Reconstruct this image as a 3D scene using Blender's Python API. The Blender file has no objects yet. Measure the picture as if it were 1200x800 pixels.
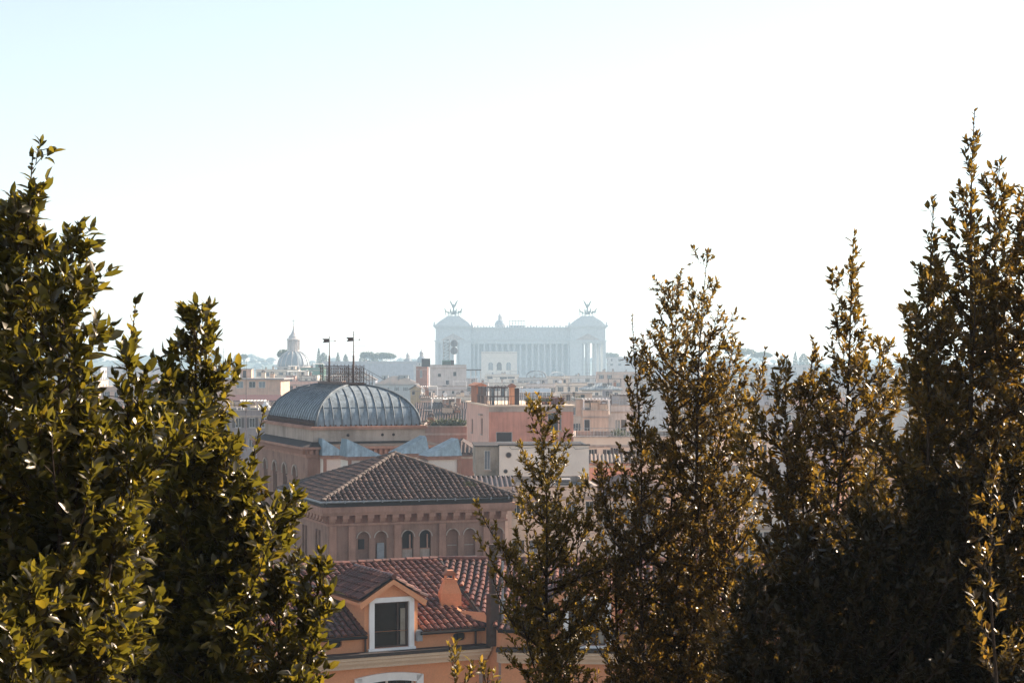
import bpy, math, random
import numpy as np
from mathutils import Vector, Matrix
# ------------------------------------------------------------------ camera, sky, sun, exposure
F = 2200.0      # focal length in px of the 1200 px wide photograph
CZ = 35.0       # camera height over the town's ground
HY = 420.0      # horizon row
SUN_AZ, SUN_EL = 61.0, 31.0     # azimuth to the right of the view direction, elevation
SUN_W, SKY_W, EXPO = 5.0, 0.077, 1.35
HAZE_D = 0.00031
sc = bpy.context.scene
C = sc.collection
cam_d = bpy.data.cameras.new('camera'); cam = bpy.data.objects.new('camera', cam_d); C.objects.link(cam)
cam.location = (0, 0, CZ); cam.rotation_euler = (math.radians(90), 0, 0)
cam_d.sensor_width = 36; cam_d.lens = 36 * F / 1200; cam_d.shift_y = (HY - 400) / 1200
cam_d.clip_start = 0.2; cam_d.clip_end = 20000
sc.camera = cam
world = bpy.data.worlds.new('World'); sc.world = world; world.use_nodes = True
wn = world.node_tree; bg = wn.nodes['Background']
sky = wn.nodes.new('ShaderNodeTexSky'); sky.sky_type = 'NISHITA'; sky.sun_disc = False
sky.sun_elevation = math.radians(SUN_EL); sky.sun_rotation = math.radians(SUN_AZ)
sky.air_density = 1.0; sky.dust_density = 0.2; sky.ozone_density = 1.0; sky.altitude = 50
hs = wn.nodes.new('ShaderNodeHueSaturation'); hs.inputs['Saturation'].default_value = 0.60
wn.links.new(sky.outputs[0], hs.inputs['Color']); wn.links.new(hs.outputs[0], bg.inputs[0]); bg.inputs[1].default_value = SKY_W
sv = Vector((math.sin(math.radians(SUN_AZ)) * math.cos(math.radians(SUN_EL)),
             math.cos(math.radians(SUN_AZ)) * math.cos(math.radians(SUN_EL)), math.sin(math.radians(SUN_EL))))
sun_d = bpy.data.lights.new('sun', 'SUN'); sun_d.energy = SUN_W; sun_d.angle = math.radians(0.5); sun_d.color = (1.0, 0.86, 0.70)
sun = bpy.data.objects.new('sun', sun_d); C.objects.link(sun); sun.location = (0, 0, 150)
sun.rotation_euler = sv.to_track_quat('Z', 'Y').to_euler()
sc.view_settings.view_transform = 'Standard'; sc.view_settings.look = 'None'
sc.view_settings.exposure = EXPO; sc.view_settings.gamma = 1; sc.view_settings.use_curve_mapping = False
cy = sc.cycles
cy.max_bounces = 8; cy.diffuse_bounces = 3; cy.glossy_bounces = 2; cy.transmission_bounces = 3
cy.transparent_max_bounces = 6; cy.volume_bounces = 1; cy.use_denoising = True
cy.sample_clamp_indirect = 6
try: cy.denoiser = 'OPENIMAGEDENOISE'
except Exception: pass
rng = random.Random(7)

def at(px, py, Y):
    return Vector(((px - 600) / F * Y, Y, CZ + (HY - py) / F * Y))
def zy(py, Y): return CZ + (HY - py) / F * Y

# ------------------------------------------------------------------ materials
def _mat(name):
    m = bpy.data.materials.new(name); m.use_nodes = True
    nt = m.node_tree; p = nt.nodes['Principled BSDF']
    return m, nt, p
def _noise(nt, scale, detail=5, rough=0.6, vec=None, dims='3D'):
    n = nt.nodes.new('ShaderNodeTexNoise'); n.inputs['Scale'].default_value = scale
    n.inputs['Detail'].default_value = detail; n.inputs['Roughness'].default_value = rough
    if vec: nt.links.new(vec, n.inputs['Vector'])
    return n
def _ramp(nt, src, stops):
    r = nt.nodes.new('ShaderNodeValToRGB'); el = r.color_ramp.elements
    while len(el) < len(stops): el.new(0.5)
    for e, (p, c) in zip(el, stops):
        e.position = p; e.color = (*c, 1) if len(c) == 3 else c
    nt.links.new(src, r.inputs[0]); return r
def _mix(nt, fac, a, b, mode='MIX'):
    m = nt.nodes.new('ShaderNodeMix'); m.data_type = 'RGBA'; m.blend_type = mode
    for inp, val in ((m.inputs[0], fac), (m.inputs[6], a), (m.inputs[7], b)):
        if isinstance(val, (int, float)): inp.default_value = val
        elif isinstance(val, tuple): inp.default_value = (*val, 1)
        else: nt.links.new(val, inp)
    return m.outputs[2]
def _coord(nt, scale=None, out='Object'):
    t = nt.nodes.new('ShaderNodeTexCoord')
    if scale is None: return t.outputs[out]
    mp = nt.nodes.new('ShaderNodeMapping'); mp.inputs['Scale'].default_value = scale
    nt.links.new(t.outputs[out], mp.inputs[0]); return mp.outputs[0]
def _bump(nt, p, src, strength=0.3, dist=0.05):
    b = nt.nodes.new('ShaderNodeBump'); b.inputs['Strength'].default_value = strength; b.inputs['Distance'].default_value = dist
    nt.links.new(src, b.inputs['Height']); nt.links.new(b.outputs[0], p.inputs['Normal'])

def stucco(name, col, dirt=0.45, rough=0.9, scale=0.5, streak=True):
    m, nt, p = _mat(name)
    n1 = _noise(nt, scale, 6, 0.65, _coord(nt))
    dark = tuple(c * (1 - dirt) for c in col); light = tuple(min(1, c * 1.12) for c in col)
    r1 = _ramp(nt, n1.outputs[0], [(0.3, dark), (0.52, col), (0.75, light)])
    out = r1.outputs[0]
    if streak:
        n2 = _noise(nt, 1.6, 5, 0.7, _coord(nt, (1.6, 1.6, 0.14)))
        r2 = _ramp(nt, n2.outputs[0], [(0.42, (1, 1, 1)), (0.66, (0.62, 0.58, 0.54))])
        out = _mix(nt, 0.55, out, r2.outputs[0], 'MULTIPLY')
    n3 = _noise(nt, 14, 4, 0.7, _coord(nt))
    r3 = _ramp(nt, n3.outputs[0], [(0.3, (0.82, 0.82, 0.82)), (0.7, (1.08, 1.08, 1.08))])
    out = _mix(nt, 0.7, out, r3.outputs[0], 'MULTIPLY')
    nt.links.new(out, p.inputs['Base Color']); p.inputs['Roughness'].default_value = rough
    p.inputs['Specular IOR Level'].default_value = 0.25
    _bump(nt, p, n3.outputs[0], 0.35, 0.03)
    return m
def plain(name, col, rough=0.6, metal=0.0, var=0.25, spec=0.5, scale=3.0):
    m, nt, p = _mat(name)
    n = _noise(nt, scale, 4, 0.6, _coord(nt))
    r = _ramp(nt, n.outputs[0], [(0.3, tuple(c * (1 - var) for c in col)), (0.7, tuple(min(1, c * (1 + var * .5)) for c in col))])
    nt.links.new(r.outputs[0], p.inputs['Base Color'])
    p.inputs['Roughness'].default_value = rough; p.inputs['Metallic'].default_value = metal
    p.inputs['Specular IOR Level'].default_value = spec
    return m
def tile(name, lo, mid, hi, rough=0.55, lichen=(0.16, 0.15, 0.12)):
    m, nt, p = _mat(name)
    g = nt.nodes.new('ShaderNodeNewGeometry')
    r = _ramp(nt, g.outputs['Random Per Island'], [(0.0, lo), (0.45, mid), (0.85, mid), (1.0, hi)])
    n = _noise(nt, 0.7, 5, 0.7, _coord(nt))
    r2 = _ramp(nt, n.outputs[0], [(0.45, (0, 0, 0)), (0.65, (1, 1, 1))])
    sc_ = nt.nodes.new('ShaderNodeMath'); sc_.operation = 'MULTIPLY'; sc_.inputs[1].default_value = 0.65
    nt.links.new(r2.outputs[0], sc_.inputs[0])
    out = _mix(nt, sc_.outputs[0], r.outputs[0], lichen)
    n3 = _noise(nt, 9, 4, 0.7, _coord(nt))
    r3 = _ramp(nt, n3.outputs[0], [(0.3, (0.6, 0.6, 0.6)), (0.7, (1.15, 1.15, 1.15))])
    out = _mix(nt, 0.8, out, r3.outputs[0], 'MULTIPLY')
    nt.links.new(out, p.inputs['Base Color']); p.inputs['Roughness'].default_value = rough; p.inputs['Specular IOR Level'].default_value = .38
    _bump(nt, p, n3.outputs[0], 0.4, 0.02)
    return m
def leadmat(name, col, rough=0.42, k=.5):
    m, nt, p = _mat(name)
    n1 = _noise(nt, 1.3, 6, 0.7, _coord(nt, (2.2, 2.2, 0.3)))
    r1 = _ramp(nt, n1.outputs[0], [(0.28, tuple(c * (1 - k) for c in col)), (0.5, col), (0.72, tuple(min(1, c * (1 + k)) for c in col))])
    nt.links.new(r1.outputs[0], p.inputs['Base Color']); p.inputs['Metallic'].default_value = 0.35
    n2 = _noise(nt, 4, 4, 0.6, _coord(nt))
    rr = _ramp(nt, n2.outputs[0], [(0.3, (rough - .1,) * 3), (0.7, (rough + .2,) * 3)])
    nt.links.new(rr.outputs[0], p.inputs['Roughness'])
    _bump(nt, p, n2.outputs[0], 0.2, 0.015)
    return m
def leafmat(name, dark, mid, light, trans, tfac=0.4, rough=0.34, spec=0.55):
    m, nt, p = _mat(name)
    g = nt.nodes.new('ShaderNodeNewGeometry')
    r = _ramp(nt, g.outputs['Random Per Island'], [(0.0, dark), (0.5, mid), (0.9, mid), (1.0, light)])
    nt.links.new(r.outputs[0], p.inputs['Base Color']); p.inputs['Roughness'].default_value = rough
    p.inputs['Specular IOR Level'].default_value = spec; p.inputs['Specular Tint'].default_value = (1.0, .84, .68, 1)
    t = nt.nodes.new('ShaderNodeBsdfTranslucent')
    rt = _ramp(nt, g.outputs['Random Per Island'], [(0.0, tuple(c * .55 for c in trans)), (0.6, trans), (1.0, (min(1, trans[0] * 1.5), trans[1] * 1.25, trans[2]))])
    nt.links.new(rt.outputs[0], t.inputs[0])
    mx = nt.nodes.new('ShaderNodeMixShader'); mx.inputs[0].default_value = tfac
    nt.links.new(p.outputs[0], mx.inputs[1]); nt.links.new(t.outputs[0], mx.inputs[2])
    nt.links.new(mx.outputs[0], nt.nodes['Material Output'].inputs[0])
    return m

M = {}
for k, c, d in (('orange', (0.80, 0.345, 0.17), .12), ('orange_old', (0.44, 0.19, 0.11), .35), ('cream', (0.84, 0.66, 0.50), .12), ('cream_light', (0.76, 0.65, 0.53), .15),
                ('beige', (0.70, 0.51, 0.38), .22), ('peach', (0.68, 0.43, 0.31), .2), ('pink', (0.68, 0.30, 0.21), .2), ('pink_light', (0.80, 0.49, 0.39), .15),
                ('white_wall', (0.86, 0.75, 0.64), .1), ('grey_wall', (0.42, 0.40, 0.39), .3), ('grey_white', (0.62, 0.56, 0.53), .2),
                ('mauve', (0.33, 0.26, 0.25), .3), ('stone', (0.37, 0.215, 0.16), .4), ('stone_pale', (0.50, 0.39, 0.32), .35), ('stone_red', (0.46, 0.25, 0.18), .35),
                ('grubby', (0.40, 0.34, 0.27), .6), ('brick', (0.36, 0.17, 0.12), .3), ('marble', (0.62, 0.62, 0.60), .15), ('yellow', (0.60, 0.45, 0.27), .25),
                ('lilac', (0.42, 0.38, 0.41), .25), ('terracotta', (0.45, 0.19, 0.11), .3)):
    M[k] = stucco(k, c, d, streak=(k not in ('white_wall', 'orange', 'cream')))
M['white'] = plain('white_paint', (0.90, 0.86, 0.82), .5, var=.08)
M['frame'] = plain('window_frame_paint', (0.70, 0.68, 0.66), .5, var=.15)
M['glass'] = plain('dark_glass', (0.022, 0.015, 0.012), .15, var=.4, spec=.25)
M['glass_pale'] = plain('pale_glass', (0.18, 0.21, 0.24), .1, var=.3, spec=.8)
M['dark'] = plain('dark_interior', (0.035, 0.022, 0.02), .8)
M['iron'] = plain('rusty_iron', (0.10, 0.055, 0.045), .6, metal=.3, var=.4)
M['grey_metal'] = plain('grey_metal', (0.30, 0.30, 0.31), .45, metal=.5)
M['flashing_and_shade'] = plain('dark_flashing_and_shade', (0.055, 0.042, 0.038), .75, spec=.2)  # metal flashing; also paints the shade under the palace eaves
M['gutter'] = plain('gutter_zinc', (0.30, 0.30, 0.31), .5, metal=.2)
M['shutter'] = plain('shutter_paint', (0.085, 0.05, 0.038), .75, spec=.25)
M['shutter_green'] = plain('shutter_green', (0.08, 0.12, 0.10), .7)
M['awning'] = plain('dark_red_awning', (0.13, 0.045, 0.04), .9)
M['canvas'] = plain('white_canvas', (0.75, 0.74, 0.72), .8, var=.1)
M['green_net'] = plain('green_netting', (0.14, 0.27, 0.22), .8)
M['bronze'] = plain('bronze', (0.10, 0.12, 0.11), .5, metal=.5)
M['lead'] = leadmat('lead_sheet', (0.225, 0.26, 0.285), .62, .6)
M['lead_dark'] = leadmat('lead_seam', (0.14, 0.155, 0.17), .7)
M['lead_blue'] = leadmat('blue_zinc', (0.19, 0.26, 0.31), .6, .5)
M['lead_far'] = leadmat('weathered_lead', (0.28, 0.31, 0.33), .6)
M['tile'] = tile('terracotta_tile', (0.07, 0.024, 0.017), (0.17, 0.057, 0.038), (0.33, 0.14, 0.085), .46, (0.075, 0.04, 0.032))
M['ridge'] = plain('mortared_ridge', (0.11, 0.075, 0.06), .85, var=.5, scale=2)
M['pan'] = plain('tile_pan', (0.045, 0.022, 0.018), .8)
M['tile_old'] = tile('weathered_tile', (0.045, 0.025, 0.019), (0.10, 0.054, 0.040), (0.20, 0.115, 0.08), .46, (0.06, 0.038, 0.030))
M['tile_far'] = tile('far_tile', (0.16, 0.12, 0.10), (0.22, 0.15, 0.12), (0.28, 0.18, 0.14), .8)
M['flat_roof'] = plain('roof_felt', (0.30, 0.28, 0.27), .85, scale=.8)
M['bark'] = plain('bark', (0.05, 0.032, 0.022), .9, var=.5, scale=20, spec=.15)
M['leaf_a'] = leafmat('laurel_leaf', (0.008, 0.008, 0.002), (0.018, 0.016, 0.004), (0.05, 0.038, 0.008), (0.30, 0.24, 0.022), .34, .33)
M['leaf_b'] = leafmat('oak_leaf', (0.010, 0.007, 0.003), (0.022, 0.015, 0.005), (0.06, 0.038, 0.010), (0.37, 0.225, 0.032), .36, .33)
M['leaf_c'] = leafmat('young_oak_leaf', (0.014, 0.010, 0.003), (0.035, 0.024, 0.006), (0.09, 0.06, 0.015), (0.42, 0.28, 0.04), .38, .33)
M['leaf_shade'] = leafmat('shaded_leaf', (0.006, 0.004, 0.002), (0.012, 0.008, 0.003), (0.03, 0.019, 0.006), (0.20, 0.125, 0.015), .18, .3, .32)  # colour blackened to stand for the shade in the low foreground foliage
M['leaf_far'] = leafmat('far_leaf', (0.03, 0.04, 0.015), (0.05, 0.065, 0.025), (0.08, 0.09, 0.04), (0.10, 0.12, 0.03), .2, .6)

# ------------------------------------------------------------------ mesh helper
class MB:
    def __init__(s): s.v = []; s.f = []; s.mi = []
    def add(s, vs, fs, mi=0):
        o = len(s.v); s.v += [tuple(v) for v in vs]
        s.f += [tuple(o + i for i in f) for f in fs]; s.mi += [mi] * len(fs)
    def box(s, x0, x1, y0, y1, z0, z1, mi=0, T=None):
        vs = [(x, y, z) for z in (z0, z1) for y in (y0, y1) for x in (x0, x1)]
        if T is not None: vs = [T @ Vector(v) for v in vs]
        s.add(vs, [(0, 2, 3, 1), (4, 5, 7, 6), (0, 1, 5, 4), (2, 6, 7, 3), (0, 4, 6, 2), (1, 3, 7, 5)], mi)
    def bar(s, p, q, w, mi=0, n=4): s.tube([p, q], [w, w], n, mi)
    def tube(s, pts, rad, n=5, mi=0, cap=True):
        pts = [Vector(p) for p in pts]
        if not hasattr(rad, '__len__'): rad = [rad] * len(pts)
        rings = []
        ref = None
        for i, p in enumerate(pts):
            d = (pts[min(i + 1, len(pts) - 1)] - pts[max(i - 1, 0)])
            if d.length < 1e-9: d = Vector((0, 0, 1))
            d.normalize()
            if ref is None: ref = Vector((1, 0, 0)) if abs(d.x) < .8 else Vector((0, 1, 0))
            a = d.cross(ref).normalized(); b = d.cross(a); ref = b.cross(d).normalized() if False else ref
            rings.append([p + (a * math.cos(2 * math.pi * (k + .5) / n) + b * math.sin(2 * math.pi * (k + .5) / n)) * rad[i] for k in range(n)])
        vs = [v for r in rings for v in r]; fs = []
        for i in range(len(pts) - 1):
            for k in range(n):
                k2 = (k + 1) % n; fs.append((i * n + k, i * n + k2, (i + 1) * n + k2, (i + 1) * n + k))
        if cap: fs.append(tuple(range(n - 1, -1, -1))); fs.append(tuple(range((len(pts) - 1) * n, len(pts) * n)))
        s.add(vs, fs, mi)
    def lathe(s, prof, c=(0, 0, 0), n=24, mi=0, ph=0):
        vs = []; fs = []
        for r, z in prof:
            for k in range(n):
                a = 2 * math.pi * k / n + ph; vs.append((c[0] + r * math.cos(a), c[1] + r * math.sin(a), c[2] + z))
        for i in range(len(prof) - 1):
            for k in range(n):
                k2 = (k + 1) % n; fs.append((i * n + k, i * n + k2, (i + 1) * n + k2, (i + 1) * n + k))
        fs.append(tuple(range(n - 1, -1, -1))); fs.append(tuple(range((len(prof) - 1) * n, len(prof) * n)))
        s.add(vs, fs, mi)
    def prism(s, poly, y0, y1, mi=0, T=None):      # poly in (x,z), extruded along y
        n = len(poly); vs = [(x, y0, z) for x, z in poly] + [(x, y1, z) for x, z in poly]
        if T is not None: vs = [T @ Vector(v) for v in vs]
        s.add(vs, [tuple(range(n)), tuple(range(2 * n - 1, n - 1, -1))] + [(i, i + n, (i + 1) % n + n, (i + 1) % n) for i in range(n)], mi)
    def panel(s, o, u, nrm, W, H, holes, rev=0.25, mi=0):
        """wall sheet in the plane (o,u,z) facing nrm; holes (x0,x1,z0,z1,arch) get reveals"""
        o = Vector(o); u = Vector(u); nrm = Vector(nrm); up = Vector((0, 0, 1))
        P = lambda x, z, d=0.0: o + u * x + up * z - nrm * d
        xs = sorted({0.0, W} | {h[0] for h in holes} | {h[1] for h in holes}); zs = sorted({0.0, H} | {h[2] for h in holes} | {h[3] for h in holes})
        for i in range(len(xs) - 1):
            for j in range(len(zs) - 1):
                cx, cz = (xs[i] + xs[i + 1]) / 2, (zs[j] + zs[j + 1]) / 2
                if any(h[0] < cx < h[1] and h[2] < cz < h[3] for h in holes): continue
                s.add([P(xs[i], zs[j]), P(xs[i + 1], zs[j]), P(xs[i + 1], zs[j + 1]), P(xs[i], zs[j + 1])], [(0, 1, 2, 3)], mi)
        for h in holes:
            x0, x1, z0, z1 = h[:4]; arch = len(h) > 4 and h[4]
            if arch:
                r = (x1 - x0) / 2; rz = min(r * arch, z1 - z0 - .05); cx = (x0 + x1) / 2; zc = z1 - rz; n = 8
                pts = [(cx - r * math.cos(math.pi * k / n), zc + rz * math.sin(math.pi * k / n)) for k in range(n + 1)]
                for k in range(n):
                    (a, b), (c, d) = pts[k], pts[k + 1]
                    s.add([P(a, b), P(c, d), P(c, z1), P(a, z1)], [(0, 1, 2, 3)], mi)
                    s.add([P(a, b), P(c, d), P(c, d, rev), P(a, b, rev)], [(3, 2, 1, 0)], mi)
                segs = [((x0, z0), (x0, zc)), ((x1, z0), (x1, zc)), ((x0, z0), (x1, z0))]
            else:
                segs = [((x0, z0), (x0, z1)), ((x1, z0), (x1, z1)), ((x0, z0), (x1, z0)), ((x0, z1), (x1, z1))]
            for (a, b), (c, d) in segs: s.add([P(a, b), P(c, d), P(c, d, rev), P(a, b, rev)], [(0, 1, 2, 3)], mi)
    def tiles(s, poly, u, pitch=0.25, course=0.36, r=None, mi=0, lift=0.03, solid=False, jit=0.012, rnd=rng, hole=None, pan=None):
        """barrel tiles over a convex planar polygon; u = unit eave direction"""
        P = [Vector(p) for p in poly]; u = Vector(u).normalized()
        n = (P[1] - P[0]).cross(P[2] - P[0]).normalized()
        if n.z < 0: n = -n
        v = n.cross(u).normalized()
        if v.z < 0: v = -v
        o = P[0]; q = [((p - o).dot(u), (p - o).dot(v)) for p in P]
        r = r or pitch * 0.36
        pan = mi if pan is None else pan
        if hole:
            h0, h1, hv = hole; bb = [min(c) for c in zip(*q)] + [max(c) for c in zip(*q)]
            W3 = lambda a, b: o + u * a + v * b
            for (a0, a1, b0) in ((None, h0, 0), (h0, h1, hv), (h1, None, 0)):
                # clip the polygon to the strip a0..a1 and above b0
                pg = list(q)
                for f in ((lambda p: p[0] - a0) if a0 is not None else None, (lambda p: a1 - p[0]) if a1 is not None else None, (lambda p: p[1] - b0) if b0 else None):
                    if f is None: continue
                    out = []
                    for i in range(len(pg)):
                        A, B2 = pg[i], pg[(i + 1) % len(pg)]; fa, fb = f(A), f(B2)
                        if fa >= 0: out.append(A)
                        if fa * fb < 0: t = fa / (fa - fb); out.append((A[0] + (B2[0] - A[0]) * t, A[1] + (B2[1] - A[1]) * t))
                    pg = out
                if len(pg) > 2: s.add([W3(*p) for p in pg], [tuple(range(len(pg)))], pan)
        else: s.add([p for p in P], [tuple(range(len(P)))], pan)
        x = min(a for a, b in q) + pitch / 2; xmax = max(a for a, b in q); sg = (0.022 if not solid else 0.0); s1, s2 = rnd.uniform(0, 6), rnd.uniform(0, 6)
        sag = lambda a, b: sg * (math.sin(a * 1.1 + s1) * math.sin(b * .9 + s2) + .6 * math.sin(a * 2.9 + s2 + b * .5))
        K = 4
        while x < xmax:
            ys = []
            for i in range(len(q)):
                (a, b), (c, d) = q[i], q[(i + 1) % len(q)]
                if (a - x) * (c - x) < 0: ys.append(b + (d - b) * (x - a) / (c - a))
            if len(ys) >= 2:
                y0, y1 = min(ys), max(ys)
                if hole and hole[0] < x < hole[1]: y0 = max(y0, hole[2])
                L = y1 - y0 if solid else course
                y = y0
                while y < y1 - 0.05:
                    ye = min(y + L * (1 if solid else 1.12), y1 + .04)
                    jx = rnd.uniform(-jit, jit); jx2 = rnd.uniform(-jit, jit); jl = rnd.uniform(-.5, .5) * jit + (.03 if rnd.random() < .03 else 0)
                    vs = []
                    for (yy, rr, lf, jj) in ((y, r, lift + jl, jx), (ye, r * (.98 if solid else .82), (lift if solid else lift * .25), jx2)):
                        for k in range(K + 1):
                            a = math.pi * k / K
                            vs.append(o + u * (x + jj - rr * math.cos(a)) + v * yy + n * (rr * 1.05 * math.sin(a) + lf + sag(x, yy)) + u * (sg * .9 * math.sin(yy * 1.7 + x * .4)))
                    fs = [(k, k + 1, K + 2 + k, K + 1 + k) for k in range(K)] + [tuple(range(K, -1, -1))]
                    s.add(vs, fs, mi)
                    y += L
                    if solid: break
            x += pitch
    def build(s, name, mats, parent=None, smooth=False, loc=None, rot=None):
        me = bpy.data.meshes.new(name); me.from_pydata(s.v, [], s.f)
        if not isinstance(mats, (list, tuple)): mats = [mats]
        for m in mats: me.materials.append(M[m] if isinstance(m, str) else m)
        if len(mats) > 1: me.polygons.foreach_set('material_index', s.mi)
        if smooth: me.polygons.foreach_set('use_smooth', [True] * len(me.polygons))
        me.update()
        o = bpy.data.objects.new(name, me); C.objects.link(o)
        if parent: o.parent = parent
        if loc is not None: o.location = loc
        if rot is not None: o.rotation_euler = (0, 0, rot)
        return o
def tag(o, label=None, cat=None, group=None, kind=None):
    for k, v in (('label', label), ('category', cat), ('group', group), ('kind', kind)):
        if v: o[k] = v
    return o
def empty(name, loc, rz, label, cat, group=None):
    o = bpy.data.objects.new(name, None); C.objects.link(o); o.location = loc; o.rotation_euler = (0, 0, rz)
    o.empty_display_size = 1
    return tag(o, label, cat, group)
def link_copy(src, parent, loc, rz=0):
    o = src.copy(); C.objects.link(o); o.parent = parent; o.location = loc; o.rotation_euler = (0, 0, rz); return o

_wcache = {}
def window(parent, x, z, w, h, yoff=0.12, style='plain', rz=0, y=0, name='window'):
    """window set in a hole; (x,z) = centre bottom on the wall, wall outward = local -y"""
    key = (round(w, 2), round(h, 2), style)
    loc = (x, y, z)
    if key in _wcache:
        src, ch = _wcache[key]
        o = link_copy(src, parent, loc, rz); o.name = name
        return o
    m = MB(); t = 0.07 if w > .8 else .05
    gl = {'plain': 1, 'pale': 2, 'dark': 3, 'blind': 0, 'shut': 4, 'shutters': 1, 'green': 1}[style]
    m.box(-w / 2 + t * .5, w / 2 - t * .5, yoff + .02, yoff + .05, t * .5, h - t * .5, gl)
    fm = 4 if style == 'shut' else 0
    m.box(-w / 2, -w / 2 + t, yoff - .03, yoff + .06, 0, h, fm); m.box(w / 2 - t, w / 2, yoff - .03, yoff + .06, 0, h, fm)
    m.box(-w / 2 + t, w / 2 - t, yoff - .03, yoff + .06, 0, t, fm); m.box(-w / 2 + t, w / 2 - t, yoff - .03, yoff + .06, h - t, h, fm)
    if style != 'dark': m.box(-t * .35, t * .35, yoff - .02, yoff + .018, t, h - t, fm)
    m.box(-w / 2 - .1, w / 2 + .1, -.12, .02, -.12, -.004, 5)
    if style in ('shutters', 'green'):
        k = 4 if style == 'shutters' else 6
        for sx in (-1, 1):
            a, b = sorted((sx * (w / 2 + .02), sx * (w / 2 + .02 + w * .45)))
            m.box(a, b, -.06, -.012, 0, h, k)
            for j in range(6): m.box(a + .04, b - .04, -.075, -.061, h * (j + .2) / 6.2, h * (j + .75) / 6.2, k)
    o = m.build(name, ['frame', 'glass', 'glass_pale', 'dark', 'shutter', 'stone_pale', 'shutter_green'], parent, loc=loc, rot=rz)
    _wcache[key] = (o, None)
    return o

# ------------------------------------------------------------------ ground, hills, haze
def ground_z(x, y):
    t = min(max((y - 3.0) / 42.0, 0), 1); t = t * t * (3 - 2 * t)
    lx = min(max((abs(x) - 160) / 120.0, 0), 1); lx = lx * lx * (3 - 2 * lx)
    z = 33.3 * (1 - t) * (1 - lx)
    if y > 1150: # the low hill the monument stands on
        k = min((y - 1150) / 250, 1); z += 14 * k * k * (3 - 2 * k) * math.exp(-(x / 420) ** 2)
    return z
def make_ground():
    xs = [-1400, -1000, -700, -450, -300] + list(range(-240, 241, 20)) + [300, 450, 700, 1000, 1400]
    ys = [-55, -30, -10] + list(range(0, 61, 3)) + [80, 120, 180, 260, 400, 600, 900, 1150, 1200, 1250, 1300, 1350, 1400, 1600, 2000, 2600, 3300]
    xs = sorted(set(xs)); v = [(x, y, ground_z(x, y)) for y in ys for x in xs]; n = len(xs)
    f = [(j * n + i, j * n + i + 1, (j + 1) * n + i + 1, (j + 1) * n + i) for j in range(len(ys) - 1) for i in range(n - 1)]
    m, nt, p = _mat('town_ground')
    a = _noise(nt, .15, 6, .7, _coord(nt)); r = _ramp(nt, a.outputs[0], [(.3, (.05, .048, .045)), (.5, (.10, .09, .075)), (.7, (.07, .08, .04))])
    nt.links.new(r.outputs[0], p.inputs['Base Color']); p.inputs['Roughness'].default_value = .95
    M['ground'] = m
    b = MB(); b.add(v, f); o = b.build('ground', 'ground', smooth=True); o['kind'] = 'structure'
make_ground()
def make_hills():
    b = MB(); vs = []; n = 60; rows = [(2450, 0), (2700, .55), (2900, 1), (3100, .8), (3250, .2)]
    r = random.Random(3)
    hs = [0] * (n + 1)
    for i in range(n + 1):
        px = -700 + i * 2600 / n
        hs[i] = 31 + 4 * math.sin(px * .011) + 3 * math.sin(px * .031 + 1) + 1.5 * math.sin(px * .09)
    for Y, k in rows:
        for i in range(n + 1):
            px = -700 + i * 2600 / n; x = (px - 600) / F * 2900
            vs.append((x, Y, max(-.5, hs[i] * k - .5 + (r.uniform(-1, 1) if 0 < k else 0))))
    fs = [(j * (n + 1) + i, j * (n + 1) + i + 1, (j + 1) * (n + 1) + i + 1, (j + 1) * (n + 1) + i) for j in range(len(rows) - 1) for i in range(n)]
    b.add(vs, fs); M['hill'] = plain('hill_green', (.06, .08, .03), .9, scale=.02, var=.5)
    o = b.build('hills', 'hill', smooth=True); o['kind'] = 'structure'
    # the woods on the ridge read as one mass
    w = MB()
    for k in range(900):
        px = r.uniform(-650, 1850); i = min(int((px + 700) / 2600 * n), n - 1); Y = r.uniform(2700, 2960)
        x = (px - 600) / F * 2900; z = hs[i] * (.55 + .45 * (Y - 2700) / 200 if Y < 2900 else 1) - 1
        s = r.uniform(4, 9); fl = r.choice((.5, .55, .8, 1.0)); hh = r.uniform(2, 7) if fl < .6 else 0
        vv = []; R = [(0.25, -.5), (.85, -.25), (1, .15), (.7, .6), (.2, .85)]
        for rr, zz in R:
            for a in range(7):
                q = s * rr * r.uniform(.75, 1.2); vv.append((x + q * math.cos(a * .897), Y + q * math.sin(a * .897), z + hh + s * (zz * fl + r.uniform(-.08, .08))))
        w.add(vv, [(j * 7 + a, j * 7 + (a + 1) % 7, (j + 1) * 7 + (a + 1) % 7, (j + 1) * 7 + a) for j in range(4) for a in range(7)] + [tuple(range(28, 35)), tuple(range(6, -1, -1))])
        if hh: w.box(x - .4, x + .4, Y - .4, Y + .4, z - 4, z + hh)
    o = w.build('far_woods', 'leaf_far'); o['kind'] = 'stuff'; o['label'] = 'hazy wooded ridge of pines along the horizon'
make_hills()
def make_haze():
    b = MB(); b.box(-1500, 1500, -60, 3400, -1.5, 100)
    m = bpy.data.materials.new('haze'); m.use_nodes = True; nt = m.node_tree
    nt.nodes.remove(nt.nodes['Principled BSDF'])
    v = nt.nodes.new('ShaderNodeVolumePrincipled'); v.inputs['Color'].default_value = (0.57, 0.76, 0.92, 1)
    v.inputs['Density'].default_value = HAZE_D; v.inputs['Anisotropy'].default_value = 0.3
    nt.links.new(v.outputs[0], nt.nodes['Material Output'].inputs['Volume'])
    o = b.build('haze', m); o['kind'] = 'stuff'; o['label'] = 'pale blue morning haze over the town'
make_haze()

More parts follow.
